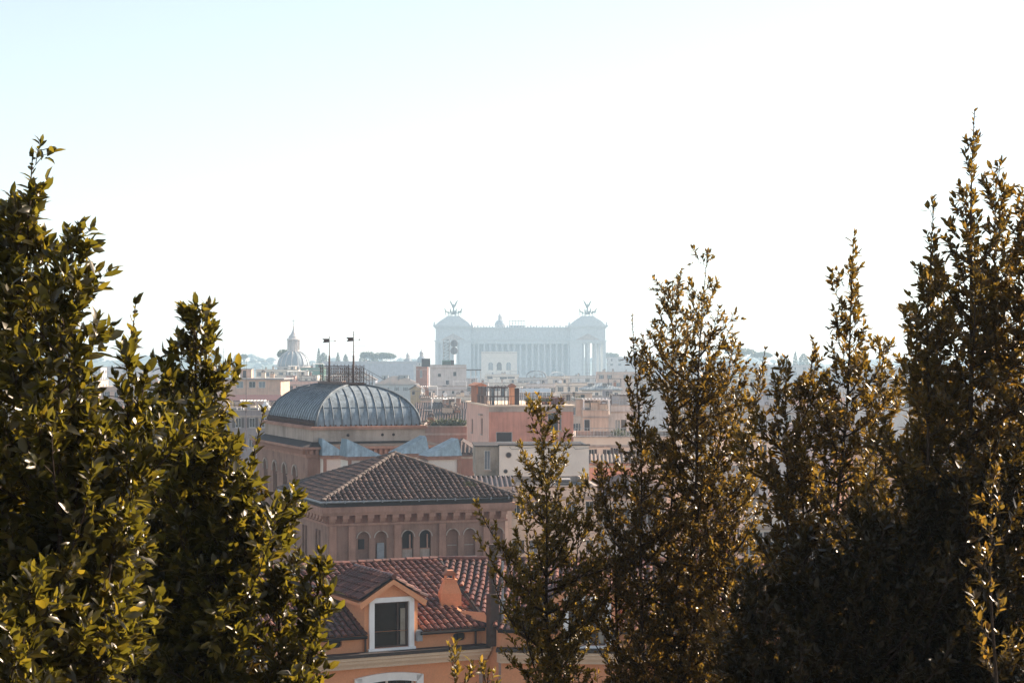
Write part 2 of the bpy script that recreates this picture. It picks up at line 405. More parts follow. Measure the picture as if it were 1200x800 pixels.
# ------------------------------------------------------------------ generic town block
def facade_w(px0, px1, Y, a):
    k0 = (px0 - 600) / F; k = (px1 - 600) / F
    return (k * Y - k0 * Y) / (math.cos(a) - k * math.sin(a))
def antenna(parent, x, y, z, h=2.2, r=rng):
    m = MB(); m.tube([(0, 0, 0), (0, 0, h)], .035, 4)
    for j in range(r.randint(2, 4)):
        zz = h * (.6 + .12 * j); l = r.uniform(.35, .7); m.tube([(-l, 0, zz), (l, 0, zz)], .02, 3)
    m.tube([(0, -.7, h * .92), (0, .6, h * .92)], .02, 3)
    return m.build('antenna', 'grey_metal', parent, loc=(x, y, z), rot=r.uniform(0, 3))
def chimney(parent, x, y, z, h=1.4, w=.7, mat='terracotta', capm='tile_far'):
    m = MB(); m.box(-w / 2, w / 2, -w * .35, w * .35, -.5, h)
    m.box(-w / 2 - .08, w / 2 + .08, -w * .35 - .08, w * .35 + .08, h + .003, h + .1, 1)
    for sx in (-1, 1):
        m.box(sx * w * .3 - .08, sx * w * .3 + .08, -.1, .1, h + .1, h + .35, 1)
    m.prism([(-w / 2 - .1, h + .35), (w / 2 + .1, h + .35), (0, h + .62)], -w * .35, w * .35, 1)
    return m.build('chimney', [mat, capm], parent, loc=(x, y, z))
def dish(parent, x, y, z, R=.5, mat='white', rz=0):
    m = MB(); n = 14; prof = [(0.02, 0), (R * .5, R * .07), (R, R * .28)]
    vs = []
    for rr, d in prof:
        for k in range(n): a = 2 * math.pi * k / n; vs.append((rr * math.cos(a), -d, rr * math.sin(a)))
    fs = [(j * n + k, j * n + (k + 1) % n, (j + 1) * n + (k + 1) % n, (j + 1) * n + k) for j in range(2) for k in range(n)]
    m.add(vs, fs); m.tube([(0, .02, 0), (0, .25, -.3), (0, .25, -R * 2.2)], .04, 4); m.tube([(0, 0, 0), (0, -R * .8, -.05)], .02, 3)
    return m.build('satellite_dish', mat, parent, loc=(x, y, z), rot=rz)
def railing(parent, x0, y0, x1, y1, z, h=1.0, mat='iron', step=.35, name='railing'):
    m = MB(); p = Vector((x0, y0, z)); q = Vector((x1, y1, z)); L = (q - p).length; n = max(2, int(L / step))
    up = Vector((0, 0, h))
    m.tube([p + up, q + up], .035, 4); m.tube([p + up * .08, q + up * .08], .025, 4)
    for k in range(n + 1):
        a = p.lerp(q, k / n); m.tube([a, a + up], .018 if k % 6 else .035, 3)
    return m.build(name, mat, parent)

def block(label, px0, px1, ytop, Y, wall='beige', roof='flat', ang=0, depth=14, win=(4, 2), ww=1.0, wh=1.6, z0=None, style='shutters',
          extras='', rh=2.2, seed=None, rmat='tile_far', first=1.2, storey=3.3, name='apartment_building', cat='building', arch=0, windows=None, sidewin=True, over=.45):
    a = math.radians(ang); r = random.Random(seed if seed is not None else int(px0 * 7 + ytop * 13 + Y))
    X0 = (px0 - 600) / F * Y; W = facade_w(px0, px1, Y, a); zt = zy(ytop, Y)
    zb = 0 if z0 is None else z0
    root = empty(name, (X0, Y, zb), a, label, cat)
    H = zt - zb - (0 if roof == 'flat' else (rh if roof in ('gable', 'hip', 'shed') else 0))
    D = depth
    holes = []; specs = []
    if windows:
        for (wx, wy, w_, h_) in windows:      # in photo pixels: centre x, centre y, and metres
            lx = facade_w(px0, wx, Y, a); yy = Y + lx * math.sin(a); zz = zy(wy, yy) - zb - h_ / 2
            holes.append((lx - w_ / 2, lx + w_ / 2, zz, zz + h_, arch)); specs.append((lx, zz, w_, h_))
    elif win:
        nc, nr = win
        for j in range(nr):
            zz = H - first - wh - j * storey
            if zz < .5: continue
            for i in range(nc):
                lx = W * (i + .5) / nc + r.uniform(-.15, .15)
                if r.random() < .06: continue
                holes.append((lx - ww / 2, lx + ww / 2, zz, zz + wh, arch)); specs.append((lx, zz, ww, wh))
    m = MB()
    m.panel((0, 0, 0), (1, 0, 0), (0, -1, 0), W, H, holes, .22)
    sh = []; ss = []
    left_vis = (X0 > 0 and ang > -8) or ang > 12
    if sidewin and win:
        for j in range(min(win[1], 2)):
            zz = H - first - wh - j * storey
            if zz < .5: continue
            for i in range(max(1, int(D / 4.5))):
                ly = D * (i + .5) / max(1, int(D / 4.5)); sh.append((ly - ww / 2, ly + ww / 2, zz, zz + wh)); ss.append((ly, zz))
    if left_vis:
        m.panel((0, D, 0), (0, -1, 0), (-1, 0, 0), D, H, [(D - h[1], D - h[0], h[2], h[3]) for h in sh], .22); m.panel((W, 0, 0), (0, 1, 0), (1, 0, 0), D, H, [])
    else:
        m.panel((W, 0, 0), (0, 1, 0), (1, 0, 0), D, H, sh, .22); m.panel((0, D, 0), (0, -1, 0), (-1, 0, 0), D, H, [])
    m.panel((W, D, 0), (-1, 0, 0), (0, 1, 0), W, H, [])
    m.box(.35, W - .35, .35, D - .35, 0, H - .4, 1)        # dark rooms behind the openings
    if roof == 'gable':
        pass
    m.build('wall', [wall, 'dark'], root)
    for lx, zz, w_, h_ in specs:
        st = style if r.random() < .72 else r.choice(('plain', 'shut', 'plain', 'pale') if style != 'dark' else ('dark',))
        window(root, lx, zz, w_, h_, .12, st)
    for ly, zz in ss:
        if left_vis: window(root, 0, zz, ww, wh, .12, r.choice((style, 'shut')), -math.pi / 2, ly)
        else: window(root, W, zz, ww, wh, .12, r.choice((style, 'shut')), math.pi / 2, ly)
    # string course under the top
    if H > 8 and roof != 'slab':
        b = MB(); b.box(-.12, W + .12, -.12, -.003, H - .55 - (.5 if roof == 'flat' else 0), H - .3 - (.5 if roof == 'flat' else 0)); b.build('cornice', 'stone_pale' if wall not in ('stone_pale',) else 'cream', root)
    o_ = over
    if roof == 'flat':
        b = MB(); b.box(.25, W - .25, .25, D - .25, H - .9, H - .6, 0)
        for (x0, x1, y0, y1) in ((-.08, W + .08, -.08, .25), (-.08, W + .08, D - .25, D + .08), (-.08, .25, .25, D - .25), (W - .25, W + .08, .25, D - .25)):
            b.box(x0, x1, y0, y1, H + .002, H + .12, 1)
        for (x0, x1, y0, y1) in ((0.003, W - .003, .2, .25), (0.003, W - .003, D - .25, D - .2), (.2, .25, .25, D - .25), (W - .25, W - .2, .25, D - .25)):
            b.box(x0, x1, y0, y1, H - .9, H, 1)
        b.build('roof', ['flat_roof', 'stone_pale'], root); zr = H - .6
    elif roof == 'slab':
        b = MB(); b.box(-.9, W + .9, -.9, D + .5, H + .003, H + .3); b.build('roof', 'flat_roof', root); zr = H + .3
    elif roof == 'hip':
        b = MB(); x0, x1, y0, y1 = -o_, W + o_, -o_, D + o_; zr_ = H + rh; s = min(x1 - x0, y1 - y0) / 2
        A, B, Cc, Dd = (x0, y0, H), (x1, y0, H), (x1, y1, H), (x0, y1, H)
        if x1 - x0 >= y1 - y0: P, Q = (x0 + s, y0 + s, zr_), (x1 - s, y0 + s, zr_)
        else: P, Q = (x0 + s, y0 + s, zr_), (x0 + s, y1 - s, zr_)
        E = .55
        if x1 - x0 >= y1 - y0:
            fr = [A, B, Q, P]; le = [Dd, A, P]; ri = [B, Cc, Q]; ba = [Cc, Dd, P, Q]
        else:
            fr = [A, B, P]; le = [Dd, A, P, Q]; ri = [B, Cc, Q, P]; ba = [Cc, Dd, Q]
        kw = dict(pitch=.42, solid=True, jit=.02)
        b.tiles(fr, (1, 0, 0), **kw); b.tiles(le, (0, -1, 0), **kw); b.tiles(ri, (0, 1, 0), **kw); b.tiles(ba, (-1, 0, 0), **kw)
        b.box(x0, x1, y0, y1, H - .18, H - .01)
        b.build('roof', rmat, root); zr = H + rh * .5
    elif roof == 'gable':      # ridge parallel to the facade
        b = MB(); yc = D / 2
        b.tiles([(-o_, -o_, H - .1), (W + o_, -o_, H - .1), (W + o_, yc, H + rh), (-o_, yc, H + rh)], (1, 0, 0), pitch=.42, solid=True)
        b.tiles([(W + o_, D + o_, H - .1), (-o_, D + o_, H - .1), (-o_, yc, H + rh), (W + o_, yc, H + rh)], (-1, 0, 0), pitch=.42, solid=True)
        b.build('roof', rmat, root)
        g = MB(); T = Matrix.Identity(4)
        g.add([(0.002, 0, H), (0.002, D, H), (0.002, yc, H + rh - .15)], [(0, 1, 2)]); g.add([(W - .002, 0, H), (W - .002, D, H), (W - .002, yc, H + rh - .15)], [(0, 2, 1)])
        g.build('gable', wall, root); zr = H + rh * .4
    elif roof == 'front_gable':   # ridge runs away from the viewer
        b = MB(); xc = W / 2
        b.tiles([(-o_, -o_, H - .15), (-o_, D, H - .15), (xc, D, H + rh), (xc, -o_, H + rh)], (0, 1, 0), pitch=.42, solid=True)
        b.tiles([(W + o_, D, H - .15), (W + o_, -o_, H - .15), (xc, -o_, H + rh), (xc, D, H + rh)], (0, -1, 0), pitch=.42, solid=True)
        b.build('roof', rmat, root)
        g = MB(); g.add([(0, 0, H), (W, 0, H), (xc, 0, H + rh - .12)], [(0, 1, 2)]); g.build('gable', wall, root); zr = H + rh * .4
    elif roof == 'shed':
        b = MB(); b.tiles([(-o_, -o_, H - .1), (W + o_, -o_, H - .1), (W + o_, D, H + rh), (-o_, D, H + rh)], (1, 0, 0), pitch=.42, solid=True); b.build('roof', rmat, root)
        g = MB(); g.add([(0.002, 0, H), (0.002, D, H), (0.002, D, H + rh - .15)], [(0, 1, 2)]); g.add([(W - .002, 0, H), (W - .002, D, H), (W - .002, D, H + rh - .15)], [(0, 2, 1)]); g.build('gable', wall, root); zr = H + rh * .4
    if Y > 240 and not (extras == '' and windows): extras += ''.join(r.choice('acdvhapac') for _ in range(5 if W < 25 else 9))
    for e in extras:
        x = r.uniform(.12, .88) * W; y = r.uniform(.15, .6) * D
        if e == 'c': chimney(root, x, y, zr, r.uniform(.9, 1.7), r.uniform(.6, 1.1), r.choice(('terracotta', 'beige', 'cream')))
        elif e == 'a': antenna(root, x, y, zr, r.uniform(1.8, 3.2), r)
        elif e == 'd': dish(root, x, y, zr + 1.2, r.uniform(.4, .7), r.choice(('white', 'grey_metal')), r.uniform(-.7, .7))
        elif e == 'h':    # stair head
            b = MB(); w_ = r.uniform(2.2, 4); b.box(-w_ / 2, w_ / 2, -1.3, 1.5, -.3, 2.1); b.box(-w_ / 2 - .15, w_ / 2 + .15, -1.45, 1.65, 2.103, 2.25, 1); b.box(-.4, .4, -1.34, -1.303, 0, 1.8, 2)
            b.build('stair_head', [wall, 'flat_roof', 'dark'], root, loc=(x, D * .5, zr))
        elif e == 'r': railing(root, .1, .05, W - .1, .05, H + .12, .9, 'grey_metal')
        elif e == 't':    # tank
            b = MB(); b.lathe([(.02, 0), (.5, .02), (.5, 1.1), (.45, 1.2), (.05, 1.25)], n=12); b.build('water_tank', 'grey_white', root, loc=(x, y, zr), smooth=False)
        elif e == 'p':    # pergola
            b = MB(); w_ = r.uniform(3, 5)
            for sx in (0, w_):
                for sy in (0, 2.6): b.box(sx - .06, sx + .06, sy - .06, sy + .06, 0, 2.2)
            for k in range(8): b.box(-.2 + k * (w_ + .3) / 8, -.1 + k * (w_ + .3) / 8, -.3, 2.9, 2.203, 2.3)
            b.box(-.2, w_ + .2, -.05, .05, 2.1, 2.2)
            b.build('pergola', r.choice(('iron', 'white')), root, loc=(min(x, max(W - w_, .2)), .8, zr))
        elif e == 'g':    # planters with greenery
            b = MB(); nn = 160
            for _ in range(nn):
                cx = r.gauss(0, .6); cyy = r.gauss(0, .35); cz = abs(r.gauss(.5, .35)); d1 = Vector((r.gauss(0, 1), r.gauss(0, 1), r.gauss(0, 1))).normalized() * .17; d2 = Vector((r.gauss(0, 1), r.gauss(0, 1), r.gauss(0, 1))).normalized() * .12
                cc = Vector((cx, cyy, cz + .4)); b.add([cc - d1, cc + d2, cc + d1, cc - d2], [(0, 1, 2, 3)])
            q = MB(); q.box(-.6, .6, -.3, .3, 0, .5); q.box(-.64, .64, -.34, .34, .503, .56); pl = q.build('planter', 'terracotta', root, loc=(x, .9, zr))
            fo = b.build('foliage', 'leaf_far', pl); fo['kind'] = 'stuff'
        elif e == 'v':    # vent box
            b = MB(); b.box(-.7, .7, -.5, .5, 0, 1.0)
            for k in range(6): b.box(-.62, .62, -.53, -.503, .1 + k * .14, .19 + k * .14, 1)
            b.build('air_unit', ['grey_white', 'flashing_and_shade'], root, loc=(x, y, zr))
    return root, W, H, D

# ------------------------------------------------------------------ the white marble monument on the skyline
def horse(m, T, sgn):
    def P(x, y, z): return T @ Vector((x, y, z))
    m.tube([P(0, 1.5, 2.1), P(0, 1.1, 2.35), P(0, 0, 2.2), P(0, -1.0, 2.45), P(0, -1.4, 2.8)], [.2, .55, .5, .55, .35], 8)
    m.tube([P(0, -1.1, 2.6), P(0, -1.7, 3.4), P(0, -1.9, 3.9)], [.42, .3, .24], 7)
    m.tube([P(0, -1.8, 3.95), P(0, -2.3, 3.75), P(0, -2.65, 3.4)], [.26, .22, .14], 7)
    for sx in (-.28, .28):
        m.tube([P(sx, 1.15, 2.2), P(sx, 1.0, 1.5), P(sx, 1.35, .95), P(sx, 1.2, 0)], [.32, .22, .13, .13], 5)
    m.tube([P(-.28, -1.05, 2.2), P(-.28, -1.15, 1.1), P(-.28, -1.1, 0)], [.27, .15, .13], 5)
    m.tube([P(.28, -1.05, 2.2), P(.28, -1.7, 1.75), P(.28, -1.55, 1.0)], [.27, .17, .12], 5)
    m.tube([P(0, 1.55, 2.4), P(0, 2.0, 1.9), P(0, 2.1, 1.1)], [.14, .18, .06], 5)
    m.tube([P(0, -1.2, 3.1), P(0, -1.5, 3.75), P(0, -1.75, 4.15)], [.12, .14, .05], 4)
def quadriga(px, Y, zb, label):
    root = empty('chariot_statue', ((px - 600) / F * Y, Y, zb), 0, label, 'statue'); root.scale = (1.4, 1.4, 1.4)
    for k, (x, a) in enumerate(((-3.6, -38), (-1.25, -12), (1.25, 12), (3.6, 38))):
        m = MB(); T = Matrix.Translation((x, -1.6 - (.8 if k in (1, 2) else 0), 0)) @ Matrix.Rotation(math.radians(a), 4, 'Z')
        T = T @ Matrix.Scale(1.05, 4); horse(m, T, 1); m.build('horse', 'bronze', root, smooth=True)
    b = MB(); b.box(-1.2, 1.2, .8, 3.2, .9, 1.3); b.prism([(-1.2, 1.3), (1.2, 1.3), (1.0, 2.6), (-1.0, 2.6)], .8, 1.0)
    for sx in (-1.45, 1.45):
        vs = []
        b.tube([(sx - .1, 2.2, 1.0), (sx + .1, 2.2, 1.0)], 1.0, 12)
    b.tube([(0, .8, 1.1), (0, -3, 2.0)], .1, 4); b.build('chariot', 'bronze', root)
    v = MB()   # winged figure standing in the chariot
    v.tube([(0, 2, 1.3), (0, 2, 2.6), (0, 1.95, 4.0), (0, 1.9, 5.2), (0, 1.9, 5.9), (0, 1.9, 6.2)], [.75, .7, .45, .55, .5, .18], 10)
    v.tube([(0, 1.9, 6.2), (0, 1.87, 6.5), (0, 1.85, 6.95), (0, 1.85, 7.15)], [.2, .33, .3, .1], 8)
    v.tube([(.4, 1.9, 5.8), (1.2, 1.3, 6.2), (1.3, .9, 7.2)], [.2, .16, .1], 6); v.tube([(-.4, 1.9, 5.8), (-1.0, 1.2, 5.1), (-.6, .6, 5.0)], [.2, .16, .1], 6)
    v.build('figure', 'bronze', root, smooth=True)
    for sx in (-1, 1):
        w = MB(); top = []; 
        poly = [(.25, 5.0), (.7, 5.1), (1.5, 6.6), (2.6, 9.4), (2.2, 9.2), (1.3, 8.2), (.6, 6.9), (.2, 6.0)]
        w.prism([(sx * a, c) for a, c in poly], 2.15, 2.35); w.build('wing', 'bronze', root)
def monument():
    Y = 1500.0; s = Y / F
    zc = lambda py: zy(py, Y)
    X = lambda px: (px - 600) * s
    zb = 9.0
    root = empty('marble_monument', (X(610), Y, zb), 0, 'huge white marble monument with long colonnade and two towers, pale in the haze', 'monument')
    ox = X(610)
    L = lambda px: X(px) - ox; Z = lambda py: zc(py) - zb
    b = MB()     # podium
    b.box(L(505), L(716), -2, 45, 0, Z(440)); b.box(L(500), L(721), -14, -2.003, 0, Z(458)); b.box(L(548), L(672), -6, -2.003, Z(458), Z(447))
    for k in range(9): b.box(L(575 + k * .8), L(645 - k * .8), -30 + k * 1.8, -28.2 + k * 1.8, 0, Z(470) + k * 1.2)
    b.box(L(500), L(721), -14.3, -14.003, Z(460), Z(458) + .4); b.build('podium', 'marble', root)
    # back wall with coffers and the long attic
    b = MB(); b.panel((L(551), 14, Z(440)), (1, 0, 0), (0, -1, 0), L(669) - L(551), Z(401) - Z(440), [(2.4 + i * 4.73 + 1.0, 2.4 + i * 4.73 + 3.9, 5.0, 12.0) for i in range(16)] + [(2.4 + i * 4.73 + .9, 2.4 + i * 4.73 + 4.0, 20.6, 24.6) for i in range(16)], .8)
    b.box(L(551), L(669), 15, 24, Z(440), Z(401)); b.build('back_wall', ['marble'], root)
    b = MB()
    b.box(L(550), L(670), 3.5, 24, Z(401.5), Z(398.2)); b.box(L(549), L(671), 2.4, 24.5, Z(398.2) + .003, Z(397.0)); b.box(L(551), L(669), 4.2, 24, Z(397.0) + .003, Z(384.6)); b.box(L(550), L(670), 3.0, 24.5, Z(384.6) + .003, Z(383.3))
    for i in range(16): b.box(L(555.2 + i * 7.0), L(558.2 + i * 7.0), 3.75, 4.197, Z(395.5), Z(387))
    for i in range(34):
        x = L(553 + i * 3.45); b.box(x - .6, x + .6, 3.6, 4.8, Z(383.3) + .003, Z(383.3) + (.9 if i % 2 else 1.6))
    b.box(L(551), L(669), 3.3, 3.5, Z(401.5) - .9, Z(401.5) + .2)
    b.build('attic', 'marble', root)
    col = MB(); hcol = Z(401.6) - Z(440)
    col.lathe([(1.25, 0), (1.25, .8), (1.0, 1.0), (.98, 8), (.84, hcol - 2.2), (1.0, hcol - 1.9), (1.35, hcol - .5)], n=14); col.box(-1.4, 1.4, -1.4, 1.4, hcol - .5, hcol - .01)
    c0 = col.build('column', 'marble', root, smooth=False, loc=(L(555), 5.5, Z(440)))
    for i in range(1, 17): link_copy(c0, root, (L(553.2 + i * 7.1), 5.5 , Z(440)))
    # two end pavilions
    for side, (x0, x1) in enumerate(((510, 552), (668, 710))):
        A, B = L(x0), L(x1)
        t = MB()
        inner0, inner1 = (L(538), L(552)) if side == 0 else (L(668), L(682))
        t.box(inner0, inner1, 0, 24, Z(440), Z(402)); 
        for (u, v) in (((A, A + 2.2)), ((B - 2.2, B))): t.box(u, v, 0.0, 2.0, Z(440), Z(402)) if (u < inner0 - .1 or v > inner1 + .1) else None
        t.box(A, B, 0, 24, Z(402) + .003, Z(400)); t.box(A - .9, B + .9, -.9, 25, Z(400) + .003, Z(398.8)); t.box(A + .3, B - .3, .4, 24, Z(398.8) + .003, Z(384.5))
        t.box(A - .6, B + .6, -.6, 25, Z(384.5) + .003, Z(383)); t.box(A - 1.6, B + 1.6, -1.6, 26, Z(383) + .003, Z(380.8))
        for u0, u1 in (((510, 530.8), (535.2, 538.1)) if side == 0 else ((686.6, 691.8), (695.2, 709.9))): t.box(L(u0), L(u1), 8, 20, Z(440), Z(402) - .003)
        t.build('pavilion_wall', 'marble', root)
        p = MB(); p.prism([(A + 1.2, Z(398.8) + .1), (B - 1.2, Z(398.8) + .1), ((A + B) / 2, Z(388.5))], -.2, .397); p.prism([(A + 4.5, Z(398.2)), (B - 4.5, Z(398.2)), ((A + B) / 2, Z(390.6))], -.42, -.203, 1)
        p.build('pediment', ['marble', 'stone_pale'], root)
        r_ = MB(); n = 9
        for k in range(n):
            f = k / n; w = (B - A) / 2 * (1 - .6 * f ** 1.3) - .6; cxx = (A + B) / 2
            r_.box(cxx - w, cxx + w, 12 - w * .85, 12 + w * .85, Z(380.8) + k * .74 + .003, Z(380.8) + (k + 1) * .74)
        r_.box((A + B) / 2 - 5.4, (A + B) / 2 + 5.4, 7, 17, Z(380.8) + n * .74 + .003, Z(380.8) + n * .74 + .8)
        for sx in (A - .6, B + .6): r_.lathe([(.6, 0), (.9, .6), (.5, 1.6), (.7, 2.2), (.05, 2.9)], (sx, -.4, Z(380.8)), 8)
        r_.build('stepped_roof', 'marble', root)
        xs = (512.5, 517.5, 523.0, 528.5, 536) if side == 0 else (683.5, 689.2, 698.2, 703, 708)
        for x in xs:
            link_copy(c0, root, (L(x), 2.0, Z(440)))
            link_copy(c0, root, (L(x + (1.0 if side == 0 else -.6)), 20.0, Z(440)))
        zq = zb + Z(380.8) + n * .74 + .8
        quadriga((x0 + x1) / 2 + (1 if side == 0 else -1) * (0.5), Y + 12, zq, 'dark winged figure driving four horses on the %s tower of the monument' % ('left' if side == 0 else 'right'))
        if side == 0: pass
    tb = MB(); tb.box(L(596.5), L(614.5), 20, 28, Z(383.3), Z(380.6)); tb.box(L(596.5), L(616), 19, 29, Z(375.2), Z(374.6))
    for k in range(6):
        tb.box(L(597.3 + k * 3.4) - .25, L(597.3 + k * 3.4) + .25, 20, 20.5, Z(380.6), Z(375.2))
    for q in (378.4,): tb.box(L(597), L(614.5), 20.1, 20.3, Z(q), Z(q) + .25)
    tb.build('terrace_lift', 'grey_metal', root)
    # flag mast bases / equestrian statue in front
    e = empty('horse_rider_statue', (X(649), Y - 12, zb + Z(447)), 0, 'hazy statue of a horse and rider in front of the colonnade', 'statue')
    m = MB(); m.box(-2.4, 2.4, -2, 4, -8, 5.5); m.box(-3, 3, -2.6, 4.6, -8, 1.0); m.build('pedestal', 'marble', e)
    m = MB(); horse(m, Matrix.Translation((0, 1, 5.5)) @ Matrix.Scale(1.9, 4), 1); m.build('horse', 'bronze', e, smooth=True)
    m = MB(); m.tube([(0, 1, 10.4), (0, .9, 12), (0, .9, 13.4), (0, .9, 13.7)], [.8, .65, .8, .3], 8); m.tube([(0, .9, 13.7), (0, .85, 14.3), (0, .85, 14.9)], [.3, .45, .2], 8)
    for sx in (-1, 1): m.tube([(sx * .5, 1, 10.6), (sx * 1.2, .3, 9.4), (sx * 1.1, .4, 7.6)], [.4, .32, .2], 6); m.tube([(sx * .7, .9, 13.2), (sx * 1.1, .4, 12), (sx * .5, -.4, 11.6)], [.25, .2, .15], 6)
    m.build('rider', 'bronze', e, smooth=True)
monument()
def small_dome(px, Y, ybase, r, label, wide=1.0, lantern=True, mat='lead_far', zb=None, ydome=None, name='church', drum=2.0):
    """a church: square body, drum, ribbed dome, lantern with cross"""
    z = zy(ybase, Y); root = empty(name, ((px - 600) / F * Y, Y, 0), 0, label, 'church')
    b = MB(); b.box(-r * 1.6, r * 1.6, -r * .6, r * 3.5, 0, z - drum); b.box(-r * 1.7, r * 1.7, -r * .7, r * 3.6, z - drum + .003, z - drum + .5); b.build('wall', 'grey_white', root)
    b = MB(); b.lathe([(r * 1.02, -drum), (r * 1.02, -.5), (r * 1.12, -.4), (r * 1.12, 0)], (0, 0, z), 32); b.build('drum', 'grey_white', root)
    for k in range(8):
        a = math.pi * (k + .5) / 4 ; bb = MB(); bb.box(-r * .1, r * .1, -.06, .05, 0, drum * .55)
        bb.build('window', 'glass', root, loc=(math.sin(a) * r * 1.02, -math.cos(a) * r * 1.02, z - drum * .85), rot=a)
    d = MB(); pr = [(r * math.cos(t), r * 1.0 * wide * math.sin(t)) for t in [i * math.pi / 2 / 12 * .93 for i in range(13)]]; d.lathe(pr, (0, 0, z), 40); d.build('dome', mat, root, smooth=True)
    rb = MB()
    for k in range(16):
        a = 2 * math.pi * k / 16; rb.tube([(p[0] * 1.01 * math.cos(a), p[0] * 1.01 * math.sin(a), z + p[1] * 1.01) for p in pr], r * .035, 4)
    rb.build('dome_rib', 'grey_white', root)
    zt = z + pr[-1][1] - r * .06; q = r * .27
    ln = MB(); ln.lathe([(q * 1.5, 0), (q * 1.5, q * .3), (q * 1.0, q * .31), (q * 1.0, q * 2.6), (q * 1.6, q * 2.65), (q * 1.6, q * 2.9), (q * 1.2, q * 3.1), (q * 1.1, q * 3.5), (q * .6, q * 4.1), (q * .2, q * 5.0), (q * .12, q * 5.6), (q * .2, q * 5.8), (.02, q * 6.0)], (0, 0, zt), 16)
    for k in range(8):
        a = 2 * math.pi * k / 8; ln.tube([(q * 1.3 * math.cos(a), q * 1.3 * math.sin(a), zt + q * .3), (q * 1.3 * math.cos(a), q * 1.3 * math.sin(a), zt + q * 2.65)], q * .17, 5)
    ln.tube([(0, 0, zt + q * 6.0), (0, 0, zt + q * 7.6)], q * .07, 4); ln.tube([(-q * .5, 0, zt + q * 7.1), (q * .5, 0, zt + q * 7.1)], q * .07, 4)
    ln.build('lantern', 'grey_white', root)
small_dome(344, 900, 429, 7.6, 'hazy church with ribbed dome and white lantern left of the weather vanes', drum=3)
small_dome(586, 1750, 380.5, 4.8, 'small faint dome with spire peeking over the monument roofline', drum=3)
small_dome(478, 1350, 424.5, 3.2, 'tiny dome with cross left of the round microwave dishes', drum=1.5)
small_dome(494, 1150, 424.5, 3.0, 'tiny pointed cupola just left of the dish tower', wide=1.3, drum=2)
small_dome(745, 1500, 424, 4.2, 'tiny hazy dome right of the monument behind the slender shoots', drum=2)

# ------------------------------------------------------------------ far single trees on the skyline
def far_tree(px, ytop, ybot, Y, kind, wpx, label, group=None):
    x = (px - 600) / F * Y; zt = zy(ytop, Y); zb = zy(ybot, Y) - 6; w = wpx / F * Y / 2; r = random.Random(int(px * 3 + Y))
    root = empty({'pine': 'umbrella_pine', 'cypress': 'cypress_tree', 'round': 'round_tree'}[kind], (x, Y, 0), 0, label, 'tree', group)
    gz = ground_z(x, Y)
    m = MB(); m.tube([(0, 0, gz), (w * .08, 0, zb * .6 + gz * .4), (0, 0, zt - (zt - zb) * .35)], [.55, .45, .25], 6)
    h = zt - zb
    if kind == 'pine':
        for k in range(6): a = k * 1.05; m.tube([(0, 0, zt - h * .5), (w * .5 * math.cos(a), w * .5 * math.sin(a), zt - h * .25)], [.22, .1], 4)
    m.build('trunk', 'bark', root)
    c = MB(); N = 1300
    for _ in range(N):
        if kind == 'pine':
            a = r.uniform(0, 6.283); q = math.sqrt(r.random()) * w * (1 + .12 * math.sin(a * 5)); z = zt - h * .16 + (r.random() - .35) * h * .3 * math.sqrt(max(0, 1 - (q / w / 1.12) ** 2)) + r.gauss(0, .25)
        elif kind == 'cypress':
            t = r.random(); a = r.uniform(0, 6.283); q = w * math.sin(min(1, (1 - t) * 1.6 + .06) * math.pi / 2) * r.uniform(.5, 1.05); z = zb + h * t
        else:
            a = r.uniform(0, 6.283); t = r.uniform(-1, 1); q = w * math.sqrt(1 - t * t) * r.uniform(.5, 1.1); z = zt - h * .45 + t * h * .42 + r.gauss(0, .3)
        cc = Vector((q * math.cos(a), q * math.sin(a), z)); s = r.uniform(.3, .8) * (w / 5) ** .5
        d1 = Vector((r.gauss(0, 1), r.gauss(0, 1), r.gauss(0, 1))).normalized() * s; d2 = Vector((r.gauss(0, 1), r.gauss(0, 1), r.gauss(0, 1))).normalized() * s * .7
        c.add([cc - d1, cc + d2, cc + d1, cc - d2], [(0, 1, 2, 3)])
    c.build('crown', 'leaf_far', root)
far_tree(373.5, 408, 425, 1300, 'cypress', 5.5, 'tallest hazy cypress, just left of the left weather vane mast')
far_tree(379, 413, 426, 1330, 'round', 10, 'hazy bushy tree leaning against the tallest cypress')
far_tree(396, 413, 426, 1310, 'cypress', 6, 'hazy slim cypress right of the left weather vane mast')
far_tree(405, 415, 426, 1320, 'cypress', 8.5, 'hazy squat cypress left of the right weather vane mast')
far_tree(431, 413, 427, 1340, 'pine', 18, 'hazy dense pine right of the antenna mast')
far_tree(425, 416, 427, 1360, 'round', 9, 'low hazy tree tucked under the left edge of the dense pine')
far_tree(450, 414, 427, 1330, 'pine', 26, 'wide hazy umbrella pine with sky showing under its right edge')
far_tree(438, 416, 427, 1350, 'round', 12, 'hazy tree filling the gap between the two skyline pines')
far_tree(868, 409, 424, 1400, 'pine', 34, 'broad hazy umbrella pine above the brown oak on the right')
far_tree(893, 413, 426, 1420, 'pine', 24, 'smaller hazy umbrella pine right of the broad one')
far_tree(932, 412, 426, 1400, 'cypress', 6, 'slim hazy cypress on the right skyline')
far_tree(942, 414, 426, 1430, 'round', 12, 'hazy round tree beside the slim cypress on the right skyline')
far_tree(918, 415, 427, 1450, 'round', 12, 'hazy round tree left of the slim cypress on the right skyline')
far_tree(333, 411, 426, 950, 'pine', 16, 'hazy flat pine behind the left shoulder of the ribbed church dome')
far_tree(278, 415, 424, 1500, 'round', 10, 'faint round tree on the ridge above the peach penthouse')
far_tree(286, 415.5, 424, 1520, 'pine', 8, 'faint little pine on the ridge right of the round tree')
far_tree(254, 415, 426, 1500, 'pine', 12, 'faint pine on the ridge by the left aerial')
